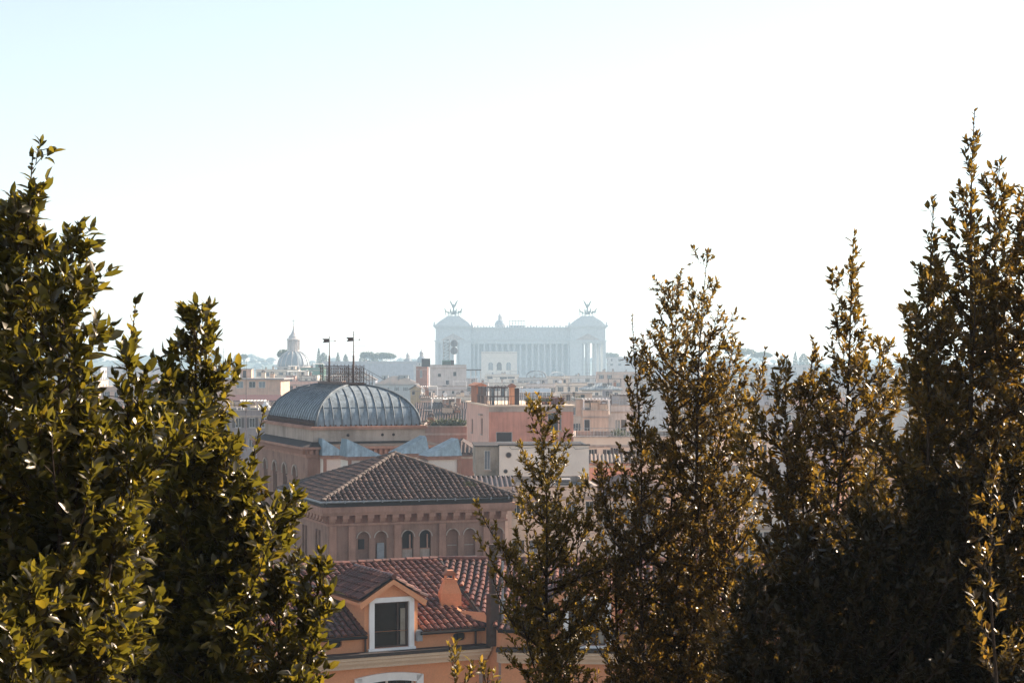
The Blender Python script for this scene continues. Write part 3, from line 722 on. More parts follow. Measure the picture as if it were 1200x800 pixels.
far_tree(715, 414, 428, 1650, 'pine', 20, 'faint pine just right of the monument')

# ------------------------------------------------------------------ the town: (every one its own label)
B = block
# far band
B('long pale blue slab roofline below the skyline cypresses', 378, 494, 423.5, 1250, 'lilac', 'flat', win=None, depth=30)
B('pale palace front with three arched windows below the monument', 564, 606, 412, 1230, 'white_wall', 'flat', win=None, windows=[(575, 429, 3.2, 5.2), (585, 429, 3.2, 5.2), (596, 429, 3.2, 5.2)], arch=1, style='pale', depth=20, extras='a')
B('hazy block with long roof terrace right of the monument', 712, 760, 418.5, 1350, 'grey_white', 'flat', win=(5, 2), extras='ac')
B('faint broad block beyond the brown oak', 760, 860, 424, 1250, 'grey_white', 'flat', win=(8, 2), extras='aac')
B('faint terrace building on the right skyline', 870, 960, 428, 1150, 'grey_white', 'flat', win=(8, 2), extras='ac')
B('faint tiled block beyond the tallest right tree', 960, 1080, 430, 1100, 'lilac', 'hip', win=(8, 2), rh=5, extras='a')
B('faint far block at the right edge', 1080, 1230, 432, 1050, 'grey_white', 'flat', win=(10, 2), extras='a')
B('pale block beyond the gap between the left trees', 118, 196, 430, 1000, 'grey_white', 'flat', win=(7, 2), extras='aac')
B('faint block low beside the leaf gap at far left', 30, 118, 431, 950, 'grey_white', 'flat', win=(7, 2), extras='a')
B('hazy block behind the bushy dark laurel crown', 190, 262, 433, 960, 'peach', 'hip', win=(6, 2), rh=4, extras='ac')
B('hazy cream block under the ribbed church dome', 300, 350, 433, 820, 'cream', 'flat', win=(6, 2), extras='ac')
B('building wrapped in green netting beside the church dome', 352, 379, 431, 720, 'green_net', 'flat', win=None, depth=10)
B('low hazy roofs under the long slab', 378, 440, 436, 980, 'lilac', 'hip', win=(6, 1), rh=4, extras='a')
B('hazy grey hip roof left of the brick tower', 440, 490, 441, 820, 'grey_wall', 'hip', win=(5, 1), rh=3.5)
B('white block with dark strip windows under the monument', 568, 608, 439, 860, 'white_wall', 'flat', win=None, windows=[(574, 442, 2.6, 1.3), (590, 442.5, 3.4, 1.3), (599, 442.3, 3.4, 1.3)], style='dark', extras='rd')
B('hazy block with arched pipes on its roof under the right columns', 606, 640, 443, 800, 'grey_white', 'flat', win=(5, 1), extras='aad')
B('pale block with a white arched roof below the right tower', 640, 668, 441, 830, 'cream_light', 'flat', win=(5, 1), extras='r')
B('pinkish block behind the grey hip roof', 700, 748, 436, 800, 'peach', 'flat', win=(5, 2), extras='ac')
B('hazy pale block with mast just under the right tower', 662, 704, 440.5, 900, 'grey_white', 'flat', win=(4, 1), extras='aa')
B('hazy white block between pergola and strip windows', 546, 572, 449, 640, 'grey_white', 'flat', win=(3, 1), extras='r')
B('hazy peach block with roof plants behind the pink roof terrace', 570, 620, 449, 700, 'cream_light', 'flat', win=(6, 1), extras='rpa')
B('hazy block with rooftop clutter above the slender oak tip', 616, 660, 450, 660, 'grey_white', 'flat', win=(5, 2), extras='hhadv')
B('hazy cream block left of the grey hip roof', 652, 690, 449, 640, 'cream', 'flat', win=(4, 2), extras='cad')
# mid band, centre
B('grey-white block with three small windows and dishes on its roof', 504, 546.5, 428, 600, 'grey_white', 'flat', ang=3, win=None, windows=[(515, 439.5, 1.1, 1.1), (533, 438, 1.1, 1.5), (524.5, 448, 1.2, 1.5)], style='dark', depth=12, extras='')
B('narrow pinkish brick tower beside the grey-white block', 487.5, 501, 429.5, 620, 'brick', 'flat', win=None, windows=[(493.5, 438, .8, 2.4)], style='pale', depth=6)
B('lower pale annex under the grey-white block', 503, 547, 453, 560, 'grey_white', 'flat', ang=2, win=(4, 1), style='dark', ww=.8, wh=1.0, extras='')
B('small yellow house with a tiled gable and one window', 481, 493.5, 456, 430, 'yellow', 'front_gable', win=None, windows=[(484.5, 459.5, .7, 1.1)], style='dark', rh=.9, depth=8)
B('little orange lean-to beside the yellow gabled house', 493, 506, 461, 425, 'peach', 'shed', win=(1, 1), rh=1, depth=6)
B('house with a wide grey hip roof left of the brown oak', 682, 728, 449.5, 520, 'white_wall', 'hip', win=(4, 1), rh=1.6, rmat='lead_far', first=.8, wh=1.3, extras='a')
B('lilac block with railings below the grey hip roof', 690, 748, 465, 440, 'lilac', 'flat', win=(4, 1), extras='rv')
B('block with a white greenhouse on top behind the pink house', 606, 660, 473, 430, 'grey_white', 'flat', win=(4, 1), extras='')
B('beige block with a dark tank above the terrace pots', 655, 690, 470, 380, 'beige', 'flat', win=(3, 2), extras='vgt')
B('pale block between annex and brown ridge roofs', 508, 560, 465, 470, 'cream_light', 'flat', win=(5, 1), extras='dc')
B('weathered ridge roof with chimneys behind the roof garden', 488, 560, 473, 350, 'stone', 'gable', win=(5, 1), rh=2.0, rmat='tile_old', extras='cc', depth=10)
B('lower brown roof just behind the roof garden', 492, 552, 481, 300, 'stone', 'gable', win=(5, 1), rh=1.6, rmat='tile_old', extras='c', depth=8)
B('building with a leafy roof garden behind the blue turrets', 494, 547, 500, 240, 'stone', 'flat', win=None, extras='ggggggggcc', depth=14, seed=5)
B('beige house with a grey awning frame above the terrace', 683, 713, 481, 270, 'beige', 'flat', win=None, windows=[(688, 500, .9, 2.2)], style='dark', extras='v', depth=10)
B('grey-white house with a tall shuttered door by the brown oak', 711, 748, 475.5, 280, 'grey_white', 'flat', win=None, windows=[(724, 501, .8, 2.4), (731, 501, .8, 2.4)], style='pale', extras='r', depth=10)
# mid band, left
B('peach penthouse with three windows under a thin roof slab', 255, 329, 444.5, 450, 'peach', 'slab', ang=-2, win=None, windows=[(281, 450.5, 1.7, 1.6), (295.5, 450.5, 1.6, 1.5), (307, 450.5, 1.6, 1.5)], style='pale', depth=14, extras='ccha', over=.8)
B('long pink wall block right of the peach penthouse', 328, 400, 447, 520, 'pink_light', 'flat', win=(8, 2), ww=.9, extras='aar')
B('hazy pale rooftops above the pink wall block', 318, 372, 440, 680, 'cream_light', 'flat', win=(6, 1), extras='ppca')
B('mauve block below the peach penthouse', 258, 332, 481, 310, 'mauve', 'flat', win=(5, 2), extras='dvc')
B('dark tiled gable roof in the gap between the left trees', 120, 215, 443, 620, 'lilac', 'gable', win=(8, 1), rh=2.5, rmat='lead_far', extras='c')
B('terracotta edged block in the gap between the left trees', 118, 200, 453.5, 500, 'peach', 'flat', win=(7, 1), extras='a')
B('grey block with a dark roof edge in the left gap', 122, 205, 463, 410, 'grey_wall', 'hip', win=(6, 1), rh=1.5, rmat='tile_old')
B('white block lowest in the left gap', 110, 200, 480, 320, 'white_wall', 'flat', win=(5, 2), extras='v')
B('block behind the base of the dark laurel crown', 190, 262, 447, 560, 'cream', 'flat', win=(6, 2), extras='acp')
B('long block hidden behind the big left laurel', -40, 115, 446, 560, 'beige', 'flat', win=(9, 2), extras='ca')
B('tall narrow pale tower glimpsed through the big left laurel', 80.5, 91.5, 371, 1000, 'grey_white', 'hip', win=(1, 3), wh=3, ww=1.2, rh=1.5, depth=5, name='bell_tower', cat='tower')
# right glimpses
B('lilac roofed block in the gap right of the brown oak', 896, 962, 447, 500, 'lilac', 'hip', win=(5, 1), rh=2, rmat='lead_far', extras='a')
B('pinkish block under the lilac roof', 940, 990, 466, 400, 'pink_light', 'flat', win=(3, 1), extras='c')
B('pale blue grey block seen below the lilac roof', 880, 950, 478, 330, 'grey_white', 'flat', win=(4, 2), extras='v')
B('block behind the upper brown oak crown', 745, 835, 446, 600, 'grey_white', 'flat', win=(7, 2), extras='aac')
B('cream block behind the brown oak and the terrace', 790, 880, 470, 370, 'cream', 'hip', win=(5, 2), rh=2, extras='a')
B('hazy block left of the lilac roof', 830, 900, 441, 740, 'cream_light', 'flat', win=(6, 2), extras='ar')
B('white block with a flat roof low between the right trees', 850, 905, 509, 235, 'white_wall', 'flat', win=(3, 2), extras='v')
B('lilac grey block below the pinkish block', 940, 1010, 500, 260, 'lilac', 'flat', win=(4, 2), extras='ca')
B('block behind the tall right tree shoots', 990, 1085, 452, 520, 'grey_white', 'flat', win=(7, 2), extras='ac')
B('beige block behind the right dark thicket', 1080, 1230, 462, 440, 'beige', 'hip', win=(8, 2), rh=2.2)
B('broad peach block deep behind the right thicket', 1000, 1200, 530, 220, 'peach', 'flat', win=(7, 3))
B('pale terrace block behind the lower brown oak', 838, 900, 556, 175, 'grey_white', 'flat', win=(4, 2), extras='r')
B('small house with striped tile roof and pink gable behind the brown oak', 822, 872, 594, 132, 'pink', 'gable', win=(2, 1), rh=1.1, depth=7, rmat='tile', wh=1.2)
B('white house corner low between the right trees', 872, 960, 602, 125, 'white_wall', 'flat', win=(3, 2), extras='')
B('mauve house low behind the right thicket', 960, 1120, 610, 130, 'mauve', 'hip', win=(5, 2), rh=2)
B('stone block hidden behind the left laurels', 60, 250, 560, 160, 'stone', 'hip', ang=6, win=(5, 3), rh=2)
B('tall beige block behind the leaves at far left', -120, 100, 520, 230, 'beige', 'flat', win=(7, 3))
B('red brown block between blue turrets and pink house', 524, 556, 518, 200, 'brick', 'hip', win=None, rh=1.2, rmat='tile_old', depth=8)

# terrace building right of the pink house, with its lean-to
B('cream building with shuttered windows under a long terrace', 672, 800, 512.5, 205, 'cream', 'flat', ang=-2, win=None,
  windows=[(693, 531, .6, .9), (715, 532, .8, 1.0), (721.5, 533, .55, 1.6), (735, 535, .9, 1.3), (750, 534, .9, 1.3), (765, 534, .9, 1.3)], style='shutters', extras='rg', depth=16)
B('faded pink lean-to wall in front of the cream building', 691, 742, 536, 196, 'pink', 'shed', ang=-2, win=None, rh=.5, depth=5)
B('low cream house behind the slender oak', 596, 700, 571, 160, 'cream', 'flat', ang=4, win=(5, 2), ww=.7, wh=1.1, extras='v')
B('grey roofed shed behind the oak pair', 698, 780, 566, 166, 'grey_wall', 'hip', win=(3, 1), rh=1.0, rmat='tile_old')
B('brownish wall house between tiled roof and white box', 552, 600, 563, 158, 'beige', 'gable', ang=4, win=None, windows=[(563, 579, .9, 1.3)], style='dark', extras='', depth=8, rh=.9, rmat='tile_old')

# rooftop things worth their own shape
def lattice_tower(px, Y, z0, py1, w, label):
    root = empty('dish_tower', ((px - 600) / F * Y, Y, z0), 0, label, 'antenna tower'); h = zy(py1, Y) - z0
    m = MB()
    for sx in (-w, w):
        for sy in (-w, w): m.tube([(sx, sy, 0), (sx, sy, h)], .09, 4)
    n = 8
    for k in range(n):
        z1, z2 = h * k / n, h * (k + 1) / n
        for sy in (-w, w):
            m.tube([(-w, sy, z1), (w, sy, z2)], .05, 3); m.tube([(-w, sy, z2), (w, sy, z2)], .05, 3)
        for sx in (-w, w): m.tube([(sx, -w, z1), (sx, w, z2)], .05, 3)
    m.build('mast', 'grey_metal', root)
    for py in (402.5, 411):
        z = zy(py, Y) - z0
        d = MB(); d.tube([(0, -.1, 0), (0, -.75, 0)], 1.18, 20); d.tube([(0, .5, 0), (0, -.1, 0)], [.3, 1.1], 20); d.tube([(-2.2, .3, 0), (0, .3, 0)], .1, 4)
        d.tube([(0, -.753, 0), (0, -.80, 0)], [1.0, .9], 20, 1)
        d.build('round_dish', ['grey_metal', 'lead_far'], root, loc=(2.55, -.6, z))
    return root
lattice_tower(523, 604, zy(428, 602) - .3, 398, .95, 'lattice tower with two round dishes on the grey-white block')
def rooftop_box(px0, px1, y0, y1, Y, mat, label, name='rooftop_unit', louvre=True, cat='air unit', zdrop=.6):
    X0 = (px0 - 600) / F * Y; W = (px1 - px0) / F * Y; z0 = zy(y1, Y) - zdrop; H = zy(y0, Y) - z0
    root = empty(name, (X0, Y, z0), 0, label, cat)
    m = MB(); m.box(0, W, 0, 1.6, .15, H); m.build('casing', mat, root)
    m = MB()
    for k in range(5): m.box(.15, W - .15, -.06, -.003, .3 + (H - .5) * k / 5, .3 + (H - .5) * (k + .6) / 5)
    m.build('grille', 'flashing_and_shade', root)
    m = MB(); 
    for x in (.1, W - .25): m.box(x, x + .15, .2, 1.4, 0, .148)
    m.build('foot', 'grey_metal', root)
rooftop_box(518, 528, 422, 428, 601, 'green_net', 'green plant box on the grey-white block beside the dish tower')
rooftop_box(494, 504, 420, 428, 606, 'flashing_and_shade', 'dark cooling unit on the left end of the grey-white block')
rooftop_box(528, 532, 422, 428, 601, 'flashing_and_shade', 'small dark cabinet right of the green plant box')
rooftop_box(709, 716, 473, 480.5, 275, 'grey_metal', 'grey cooling cabinet above the beige house')
rooftop_box(692, 700, 472, 481, 272, 'flashing_and_shade', 'dark cabinet on the beige house above the terrace')
def steel_pergola():
    Y = 612; X0 = (546 - 600) / F * Y; W = 17 / F * Y; z0 = zy(449, 630); h = zy(434, Y) - z0
    root = empty('pergola', (X0, Y, z0 - 1), 0, 'dark roofed terrace pergola right of the grey-white block', 'pergola')
    m = MB(); m.box(-.2, W + .2, -.3, 4, h + 1, h + 1.35); m.build('roof', 'flashing_and_shade', root)
    for i in range(4):
        for y in (0, 3.6): p = MB(); p.box(-.07, .07, -.07, .07, 0, h + .999); p.build('post', 'grey_white', root, loc=(W * i / 3, y, 0))
    railing(root, 0, -.15, W, -.15, 1.0, 1.0, 'grey_metal')
steel_pergola()
def greenhouse():
    Y = 432; X0 = (609 - 600) / F * Y; W = 36 / F * Y; z0 = zy(473, 432) - .55; h = zy(459.5, Y) - z0
    root = empty('greenhouse', (X0, Y, z0), 0, 'white framed glass roof room behind the pink house terrace', 'greenhouse')
    m = MB(); n = 8
    for k in range(n + 1): m.box(W * k / n - .05, W * k / n + .05, -.05, .05, 0, h)
    for z in (0, h * .45, h): m.box(-.05, W + .05, -.06, .06, z - .06, z + .06)
    for k in range(n + 1): m.tube([(W * k / n, 0, h), (W * k / n, 2.5, h + .8)], .05, 4)
    m.build('frame', 'white', root)
    g = MB(); g.add([(0, .02, 0), (W, .02, 0), (W, .02, h), (0, .02, h)], [(0, 1, 2, 3)]); g.add([(0, 0, h + .05), (W, 0, h + .05), (W, 2.5, h + .85), (0, 2.5, h + .85)], [(0, 1, 2, 3)]); g.build('glazing', 'glass_pale', root)
greenhouse()
def arched_pipes():
    Y = 802; X0 = (617 - 600) / F * Y; W = 23 / F * Y; z0 = zy(443, 802) - .6; h = zy(434.5, Y) - z0
    root = empty('hoop_structure', (X0, Y, z0), 0, 'curved metal hoops on a hazy roof below the monument colonnade', 'roof frame')
    for y in (0, 3, 6):
        m = MB(); m.tube([(W / 2 - W / 2 * math.cos(math.pi * k / 14), y, h * math.sin(math.pi * k / 14) ** .5) for k in range(15)], .22, 5); m.build('hoop', 'grey_metal', root)
    m = MB()
    for k in range(1, 12): m.tube([(W * k / 12, 0, 0), (W * k / 12, 0, h * math.sqrt(math.sin(math.acos(max(-1, min(1, 1 - 2 * k / 12)))) + 1e-6))], .08, 3)
    m.build('bar', 'grey_metal', root)
arched_pipes()
def arc_roof():
    Y = 828; X0 = (644 - 600) / F * Y; W = 18 / F * Y; z0 = zy(441, 830) - .6; h = zy(435.5, Y) - z0
    root = empty('arched_canopy', (X0, Y, z0), 0, 'shallow white arched canopy on a hazy roof below the right tower', 'canopy')
    n = 12; P = [(W / 2 - W / 2 * math.cos(math.pi * k / n), h * (.35 + .65 * math.sin(math.pi * k / n))) for k in range(n + 1)]
    m = MB(); m.prism(P + [(x, z - .3) for x, z in reversed(P)], -1, 6); m.build('shell', 'canvas', root)
    for x in (.3, W - .3):
        for y in (-.6, 5.6): q = MB(); q.box(-.12, .12, -.12, .12, 0, h * .38); q.build('post', 'white', root, loc=(x, y, 0))
arc_roof()
def awning_terrace():
    Y = 440; X0 = (262 - 600) / F * Y; W = 66 / F * Y; z0 = zy(469, Y); z1 = zy(462.5, Y + 3)
    root = empty('awning', (X0, Y, z0), 0, 'long dark red awning along the terrace below the peach penthouse', 'awning')
    m = MB(); m.add([(0, 0, 0), (W, 0, 0), (W, 3, z1 - z0), (0, 3, z1 - z0)], [(0, 1, 2, 3)]); m.add([(0, 0, 0), (W, 0, 0), (W, -.02, -.3), (0, -.02, -.3)], [(0, 1, 2, 3)]); m.build('canvas', 'awning', root)
    for k in range(6): q = MB(); q.box(-.06, .06, -.06, .06, -z0 + 14, -.05); q.build('post', 'grey_metal', root, loc=(W * k / 5, .1, 0))
awning_terrace()
def tent(px, Y, ytop, ybase, wpx, label):
    x = (px - 600) / F * Y; w = wpx / F * Y / 2; z0 = zy(ybase, Y); h = zy(ytop, Y) - z0
    root = empty('canvas_canopy', (x, Y, z0), 0, label, 'canopy')
    m = MB(); m.lathe([(w, h * .35), (w * .97, h * .4), (w * .45, h * .62), (.05, h)], n=4, ph=math.pi / 4); m.build('canvas', 'canvas', root)
    for sx in (-1, 1):
        for sy in (-1, 1): q = MB(); q.box(-.05, .05, -.05, .05, 0, h * .35); q.build('post', 'white', root, loc=(sx * w * .68, sy * w * .68, 0))
tent(311, 318, 467.5, 482.5, 16, 'white canvas canopy beside the dish left of the lead dome')
tent(324, 312, 472, 484.5, 18, 'lower pale canopy touching the left edge of the lead dome')
def street_mast(px, Y, ytop, z0, label, cross=None):
    root = empty('aerial_mast', ((px - 600) / F * Y, Y, z0), 0, label, 'aerial')
    m = MB(); h = zy(ytop, Y) - z0; m.tube([(0, 0, 0), (0, 0, h * .7), (0, 0, h)], [.07, .05, .03], 6); m.build('pole', 'iron', root)
    if cross:
        for (py, l, r_) in cross:
            q = MB(); zz = zy(py, Y) - z0; q.tube([(-l, 0, zz), (l, 0, zz)], .025, 4)
            for k in range(7): xx = -l + 2 * l * k / 6; q.tube([(xx, -.25, zz), (xx, .25, zz)], .015, 3)
            q.build('aerial_bar', 'iron', root)
    q = MB(); q.box(-.12, .12, -.12, .12, h * .42, h * .42 + .35); q.build('junction_box', 'iron', root)
street_mast(288.5, 305, 421, 20, 'tall thin mast with a cross bar in front of the peach penthouse', cross=[(423.5, 3.4, 0), (441, .4, 0)])
street_mast(262, 452, 408, zy(444, 452) - .5, 'thin aerial mast on the left end of the peach penthouse', cross=[(412, .4, 0), (420, .6, 0), (426, .4, 0)])
street_mast(688, 600, 424, 20, 'slender mast in front of the base of the right monument tower', cross=[(427, 1.2, 0), (433, 1.8, 0), (437, .8, 0)])
street_mast(716, 500, 455, 20, 'thin mast on the wall of the grey hip roofed house', cross=[(457, .5, 0)])
dsh = empty('satellite_dish', ((489 - 600) / F * 500, 500, zy(452, 500)), 0, 'white round dish left of the annex, above the yellow house', 'satellite dish')
dish(dsh, 0, 0, 0, .75, 'white', .1); 
pm = MB(); pm.tube([(0, .3, -14), (0, .3, .2)], .06, 5); pm.build('pole', 'grey_metal', dsh)

# ------------------------------------------------------------------ pink house with a roof terrace
def pink_house():
    Y = 215.0; a = math.radians(8); X0 = (573 - 600) / F * Y; W = facade_w(573, 672, Y, a); D = 22.0; H = zy(479, Y)
    root = empty('pink_house', (X0, Y, 0), a, 'tall faded pink house with chimneys and glass frames on its roof terrace', 'house')
    fz = lambda py, x=0: zy(py, Y + x * math.sin(a))
    wx = facade_w(573, 591, Y, a); wx2 = facade_w(573, 650, Y, a)
    h1 = (wx - .95, wx + .95, fz(519), fz(506)); h2 = (wx2 - .8, wx2 + .8, fz(505), fz(480) - .35)
    m = MB(); m.panel((0, 0, 0), (1, 0, 0), (0, -1, 0), W, H, [h1, h2], .35); m.panel((W, 0, 0), (0, 1, 0), (1, 0, 0), D, H, []); m.panel((W, D, 0), (-1, 0, 0), (0, 1, 0), W, H, [])
    m.box(.4, W - .4, .5, D - .4, 0, H - .5, 1); m.build('wall', ['pink', 'dark'], root)
    # lighter return wall on the left
    lh = [(D - 7.4, D - 5.9, fz(511), fz(492)), (D - 8.0, D - 7.0, fz(556), fz(545)), (D - 17, D - 15.6, fz(513), fz(496))]
    m = MB(); m.panel((0, D, 0), (0, -1, 0), (-1, 0, 0), D, H + .25, [(D - (D - x0) if False else x0, x1, z0, z1) for x0, x1, z0, z1 in lh], .3)
    s = m.build('side_wall', 'pink_light', root)
    for x0, x1, z0, z1 in lh: window(root, 0, z0, x1 - x0, z1 - z0, .15, 'shut', -math.pi / 2, D - (x0 + x1) / 2)
    q = MB()
    for x0, x1, z0, z1 in lh[:1]: q.box(-.35, -.003, D - x1 - .25, D - x0 + .25, z1 + .35, z1 + .5)
    q.build('window_hood', 'stone_pale', root)
    window(root, wx, h1[2], 1.9, h1[3] - h1[2], .2, 'dark'); window(root, wx2, h2[2], 1.6, h2[3] - h2[2], .2, 'dark', name='door')
    r = MB(); r.box(-.2, W + .2, -.2, D + .2, H + .252, H + .42, 1); r.box(-.003, W, -.08, -.003, H - .35, H + .25, 0); r.box(0, W, .0, .2, H, H + .25); r.build('parapet', ['stone_pale', 'cream'], root)
    T = H + .42
    # chimneys
    def chim(px0, px1, pyt, mat, dark=False, y=1.0):
        x0 = facade_w(573, px0, Y, a); x1 = facade_w(573, px1, Y, a); c = MB(); zt = zy(pyt, Y)
        c.box(x0, x1, y, y + 1.4, T, zt); c.box(x0 - .15, x1 + .15, y - .15, y + 1.55, zt + .003, zt + .12, 1); c.prism([(x0 - .25, zt + .12), (x1 + .25, zt + .12), ((x0 + x1) / 2, zt + .45)], y - .2, y + 1.6, 1)
        c.build('chimney', [mat, 'terracotta'], root)
    # louvred screens left
    zt = zy(453, Y + 14)
    c = MB(); c.box(.2, 1.1, 13.5, 19, T, zt + .0); c.build('chimney', 'terracotta', root)
    c = MB(); c.box(-.05, 1.4, 13.2, 19.3, zt + .003, zt + .14); c.prism([(-.2, zt + .14), (1.6, zt + .14), (.7, zt + .5)], 13.0, 19.5); c.build('chimney_cap', 'terracotta', root)
    for y0 in (5.5, 9.5):
        c = MB(); zz = zy(454, Y + y0)
        for k in range(9): c.box(.3, .38, y0 + k * .38, y0 + k * .38 + .22, T, zz)
        c.box(.25, .42, y0 - .1, y0 + 3.5, zz, zz + .12); c.build('louvre_screen', 'iron', root)
    chim(600, 604.5, 454, 'orange'); 
    c = MB(); x = facade_w(573, 605, Y, a)
    for k in range(6): c.box(x + k * .09, x + k * .09 + .05, 1.0, 2.4, T, zy(455, Y))
    c.build('louvre_screen', 'iron', root)
    # glass pavilion
    c = MB(); xa = facade_w(573, 576.5, Y, a); xb = facade_w(573, 597, Y, a); zz = zy(455, Y); n = 5
    for k in range(n + 1):
        for y in (1.2, 4.2): c.box(xa + (xb - xa) * k / n - .04, xa + (xb - xa) * k / n + .04, y - .04, y + .04, T, zz)
    for y in (1.2, 4.2):
        c.box(xa, xb, y - .05, y + .05, zz, zz + .12); c.box(xa, xb, y - .03, y + .03, T + .9, T + 1.0)
    for k in (1, 3): x = xa + (xb - xa) * k / n; xx = xa + (xb - xa) * (k + 1.5) / n; c.tube([(x, 1.2, zz + .1), ((x + xx) / 2, 1.2, zz + .5), (xx, 1.2, zz + .1)], .06, 4)
    for k in range(n + 1): x = xa + (xb - xa) * k / n; c.box(x - .03, x + .03, 1.2, 4.2, zz + .12, zz + .18)
    c.build('pavilion_frame', 'iron', root)
    g = MB(); g.box(xa + .1, xa + (xb - xa) * .22, 1.25, 1.27, T, zz); g.box(xa + (xb - xa) * .62, xa + (xb - xa) * .79, 1.25, 1.27, T + 1, zz); g.build('pavilion_glass', 'glass_pale', root)
    railing(root, .2, .6, W - .3, .6, T, 1.0, 'iron')
    railing(root, .15, 1, .15, 12.8, T, 1.0, 'iron')
    x0 = facade_w(573, 642, Y, a); x1 = facade_w(573, 664, Y, a)
    c = MB(); zt = zy(467.5, Y); c.box(x0, x1, 1.5, 4.5, T, zt); c.box(x0 - .1, x1 + .1, 1.4, 4.6, zt + .003, zt + .1)
    for k in range(14): c.box(x0 + .05 + k * (x1 - x0) / 14, x0 + .09 + k * (x1 - x0) / 14, 1.46, 1.497, T, zt)
    c.build('roof_shed', 'awning', root)
    c = MB(); x = facade_w(573, 654.5, Y, a); c.tube([(x, -.12, 12), (x, -.12, H - .4)], .09, 6); c.build('downpipe', 'pink_light', root)
    rr = random.Random(5); antenna(root, x1 + .6, 2, T, 2.5, rr); antenna(root, 4.5, 5, T, 2.2, rr)
    for k in range(5):
        q = MB(); q.lathe([(.18, 0), (.26, .35), (.2, .36)], n=10)
        for _ in range(40):
            d = Vector((rr.gauss(0, 1), rr.gauss(0, 1), abs(rr.gauss(0, 1)))).normalized(); p = Vector((0, 0, .4)) + d * rr.uniform(.1, .45); e = d.cross(Vector((rr.random(), rr.random(), .3))).normalized() * .07; q.add([p - e, p + d * .14, p + e, p - d * .1], [(0, 1, 2, 3)], 1)
        q.build('potted_plant', ['terracotta', 'leaf_far'], root, loc=(4.6 + k * .62, .95, T))
pink_house()

def white_box_house():
    Y = 182.0; a = math.radians(3); X0 = (585 - 600) / F * Y; W = facade_w(585, 690, Y, a); D = 9.0; zb = 0; H = zy(522, Y)
    root = empty('white_roof_house', (X0, Y, zb), a, 'low white walled house with round portholes and a stained left return', 'house')
    zbot = zy(558, Y)
    m = MB(); m.panel((0, 0, zbot), (1, 0, 0), (0, -1, 0), W, H - zbot, [], .2); m.panel((W, 0, 0), (0, 1, 0), (1, 0, 0), D, H, []); m.panel((W, D, 0), (-1, 0, 0), (0, 1, 0), W, H, []); m.build('wall', 'white_wall', root)
    m = MB(); m.box(.1, W - .1, .25, D - .1, 0, zbot - .005); m.build('base_wall', 'beige', root)
    for px, py, r in ((596, 533, .24), (592.5, 552, .18)):
        x = facade_w(585, px, Y, a); c = MB(); n = 16; z = zy(py, Y)
        c.tube([(x, -.05, z), (x, .12, z)], r * 1.25, n, 1); c.tube([(x, -.06, z), (x, -.052, z)], r, n, 0); c.build('porthole', ['dark', 'stone_pale'], root)
    # stained left return, set back and facing the viewer
    x0 = facade_w(585, 557.5, Y, a)
    m = MB(); dx0, dx1 = facade_w(585, 568, Y, a), facade_w(585, 575, Y, a)
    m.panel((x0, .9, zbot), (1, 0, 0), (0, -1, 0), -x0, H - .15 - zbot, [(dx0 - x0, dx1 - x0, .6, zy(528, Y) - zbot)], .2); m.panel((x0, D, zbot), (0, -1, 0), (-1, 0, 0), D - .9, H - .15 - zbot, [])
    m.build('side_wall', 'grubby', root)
    window(root, (dx0 + dx1) / 2, zbot + .6 , dx1 - dx0, zy(528, Y) - zbot - .6, .1, 'pale', 0, .9, name='door')
    m = MB(); m.box(x0 - .1, .15, .8, D, H - .148, H - .03); m.box(-.12, W + .12, -.12, .25, H + .003, H + .13); m.box(0.16, W - .05, .25, D, H - .3, H - .1); m.build('coping', 'flashing_and_shade', root)
    m = MB(); m.box(x0 - .25, .1, .4, .897, zbot - .25, zbot - .05); m.build('ledge', 'flashing_and_shade', root)
    m = MB(); m.box(x0 + .1, -.1, 1.3, D - .3, 0, zbot - .26); m.build('lower_wall', 'beige', root)
    m = MB(); 
    for k in range(3): m.tube([(1 + k * 3.1, -.08, H - .1), (1.2 + k * 3.1, -.08, H - .35), (4 + k * 3.1, -.08, H - .12)], .02, 3)
    m.build('cable', 'flashing_and_shade', root)
white_box_house()

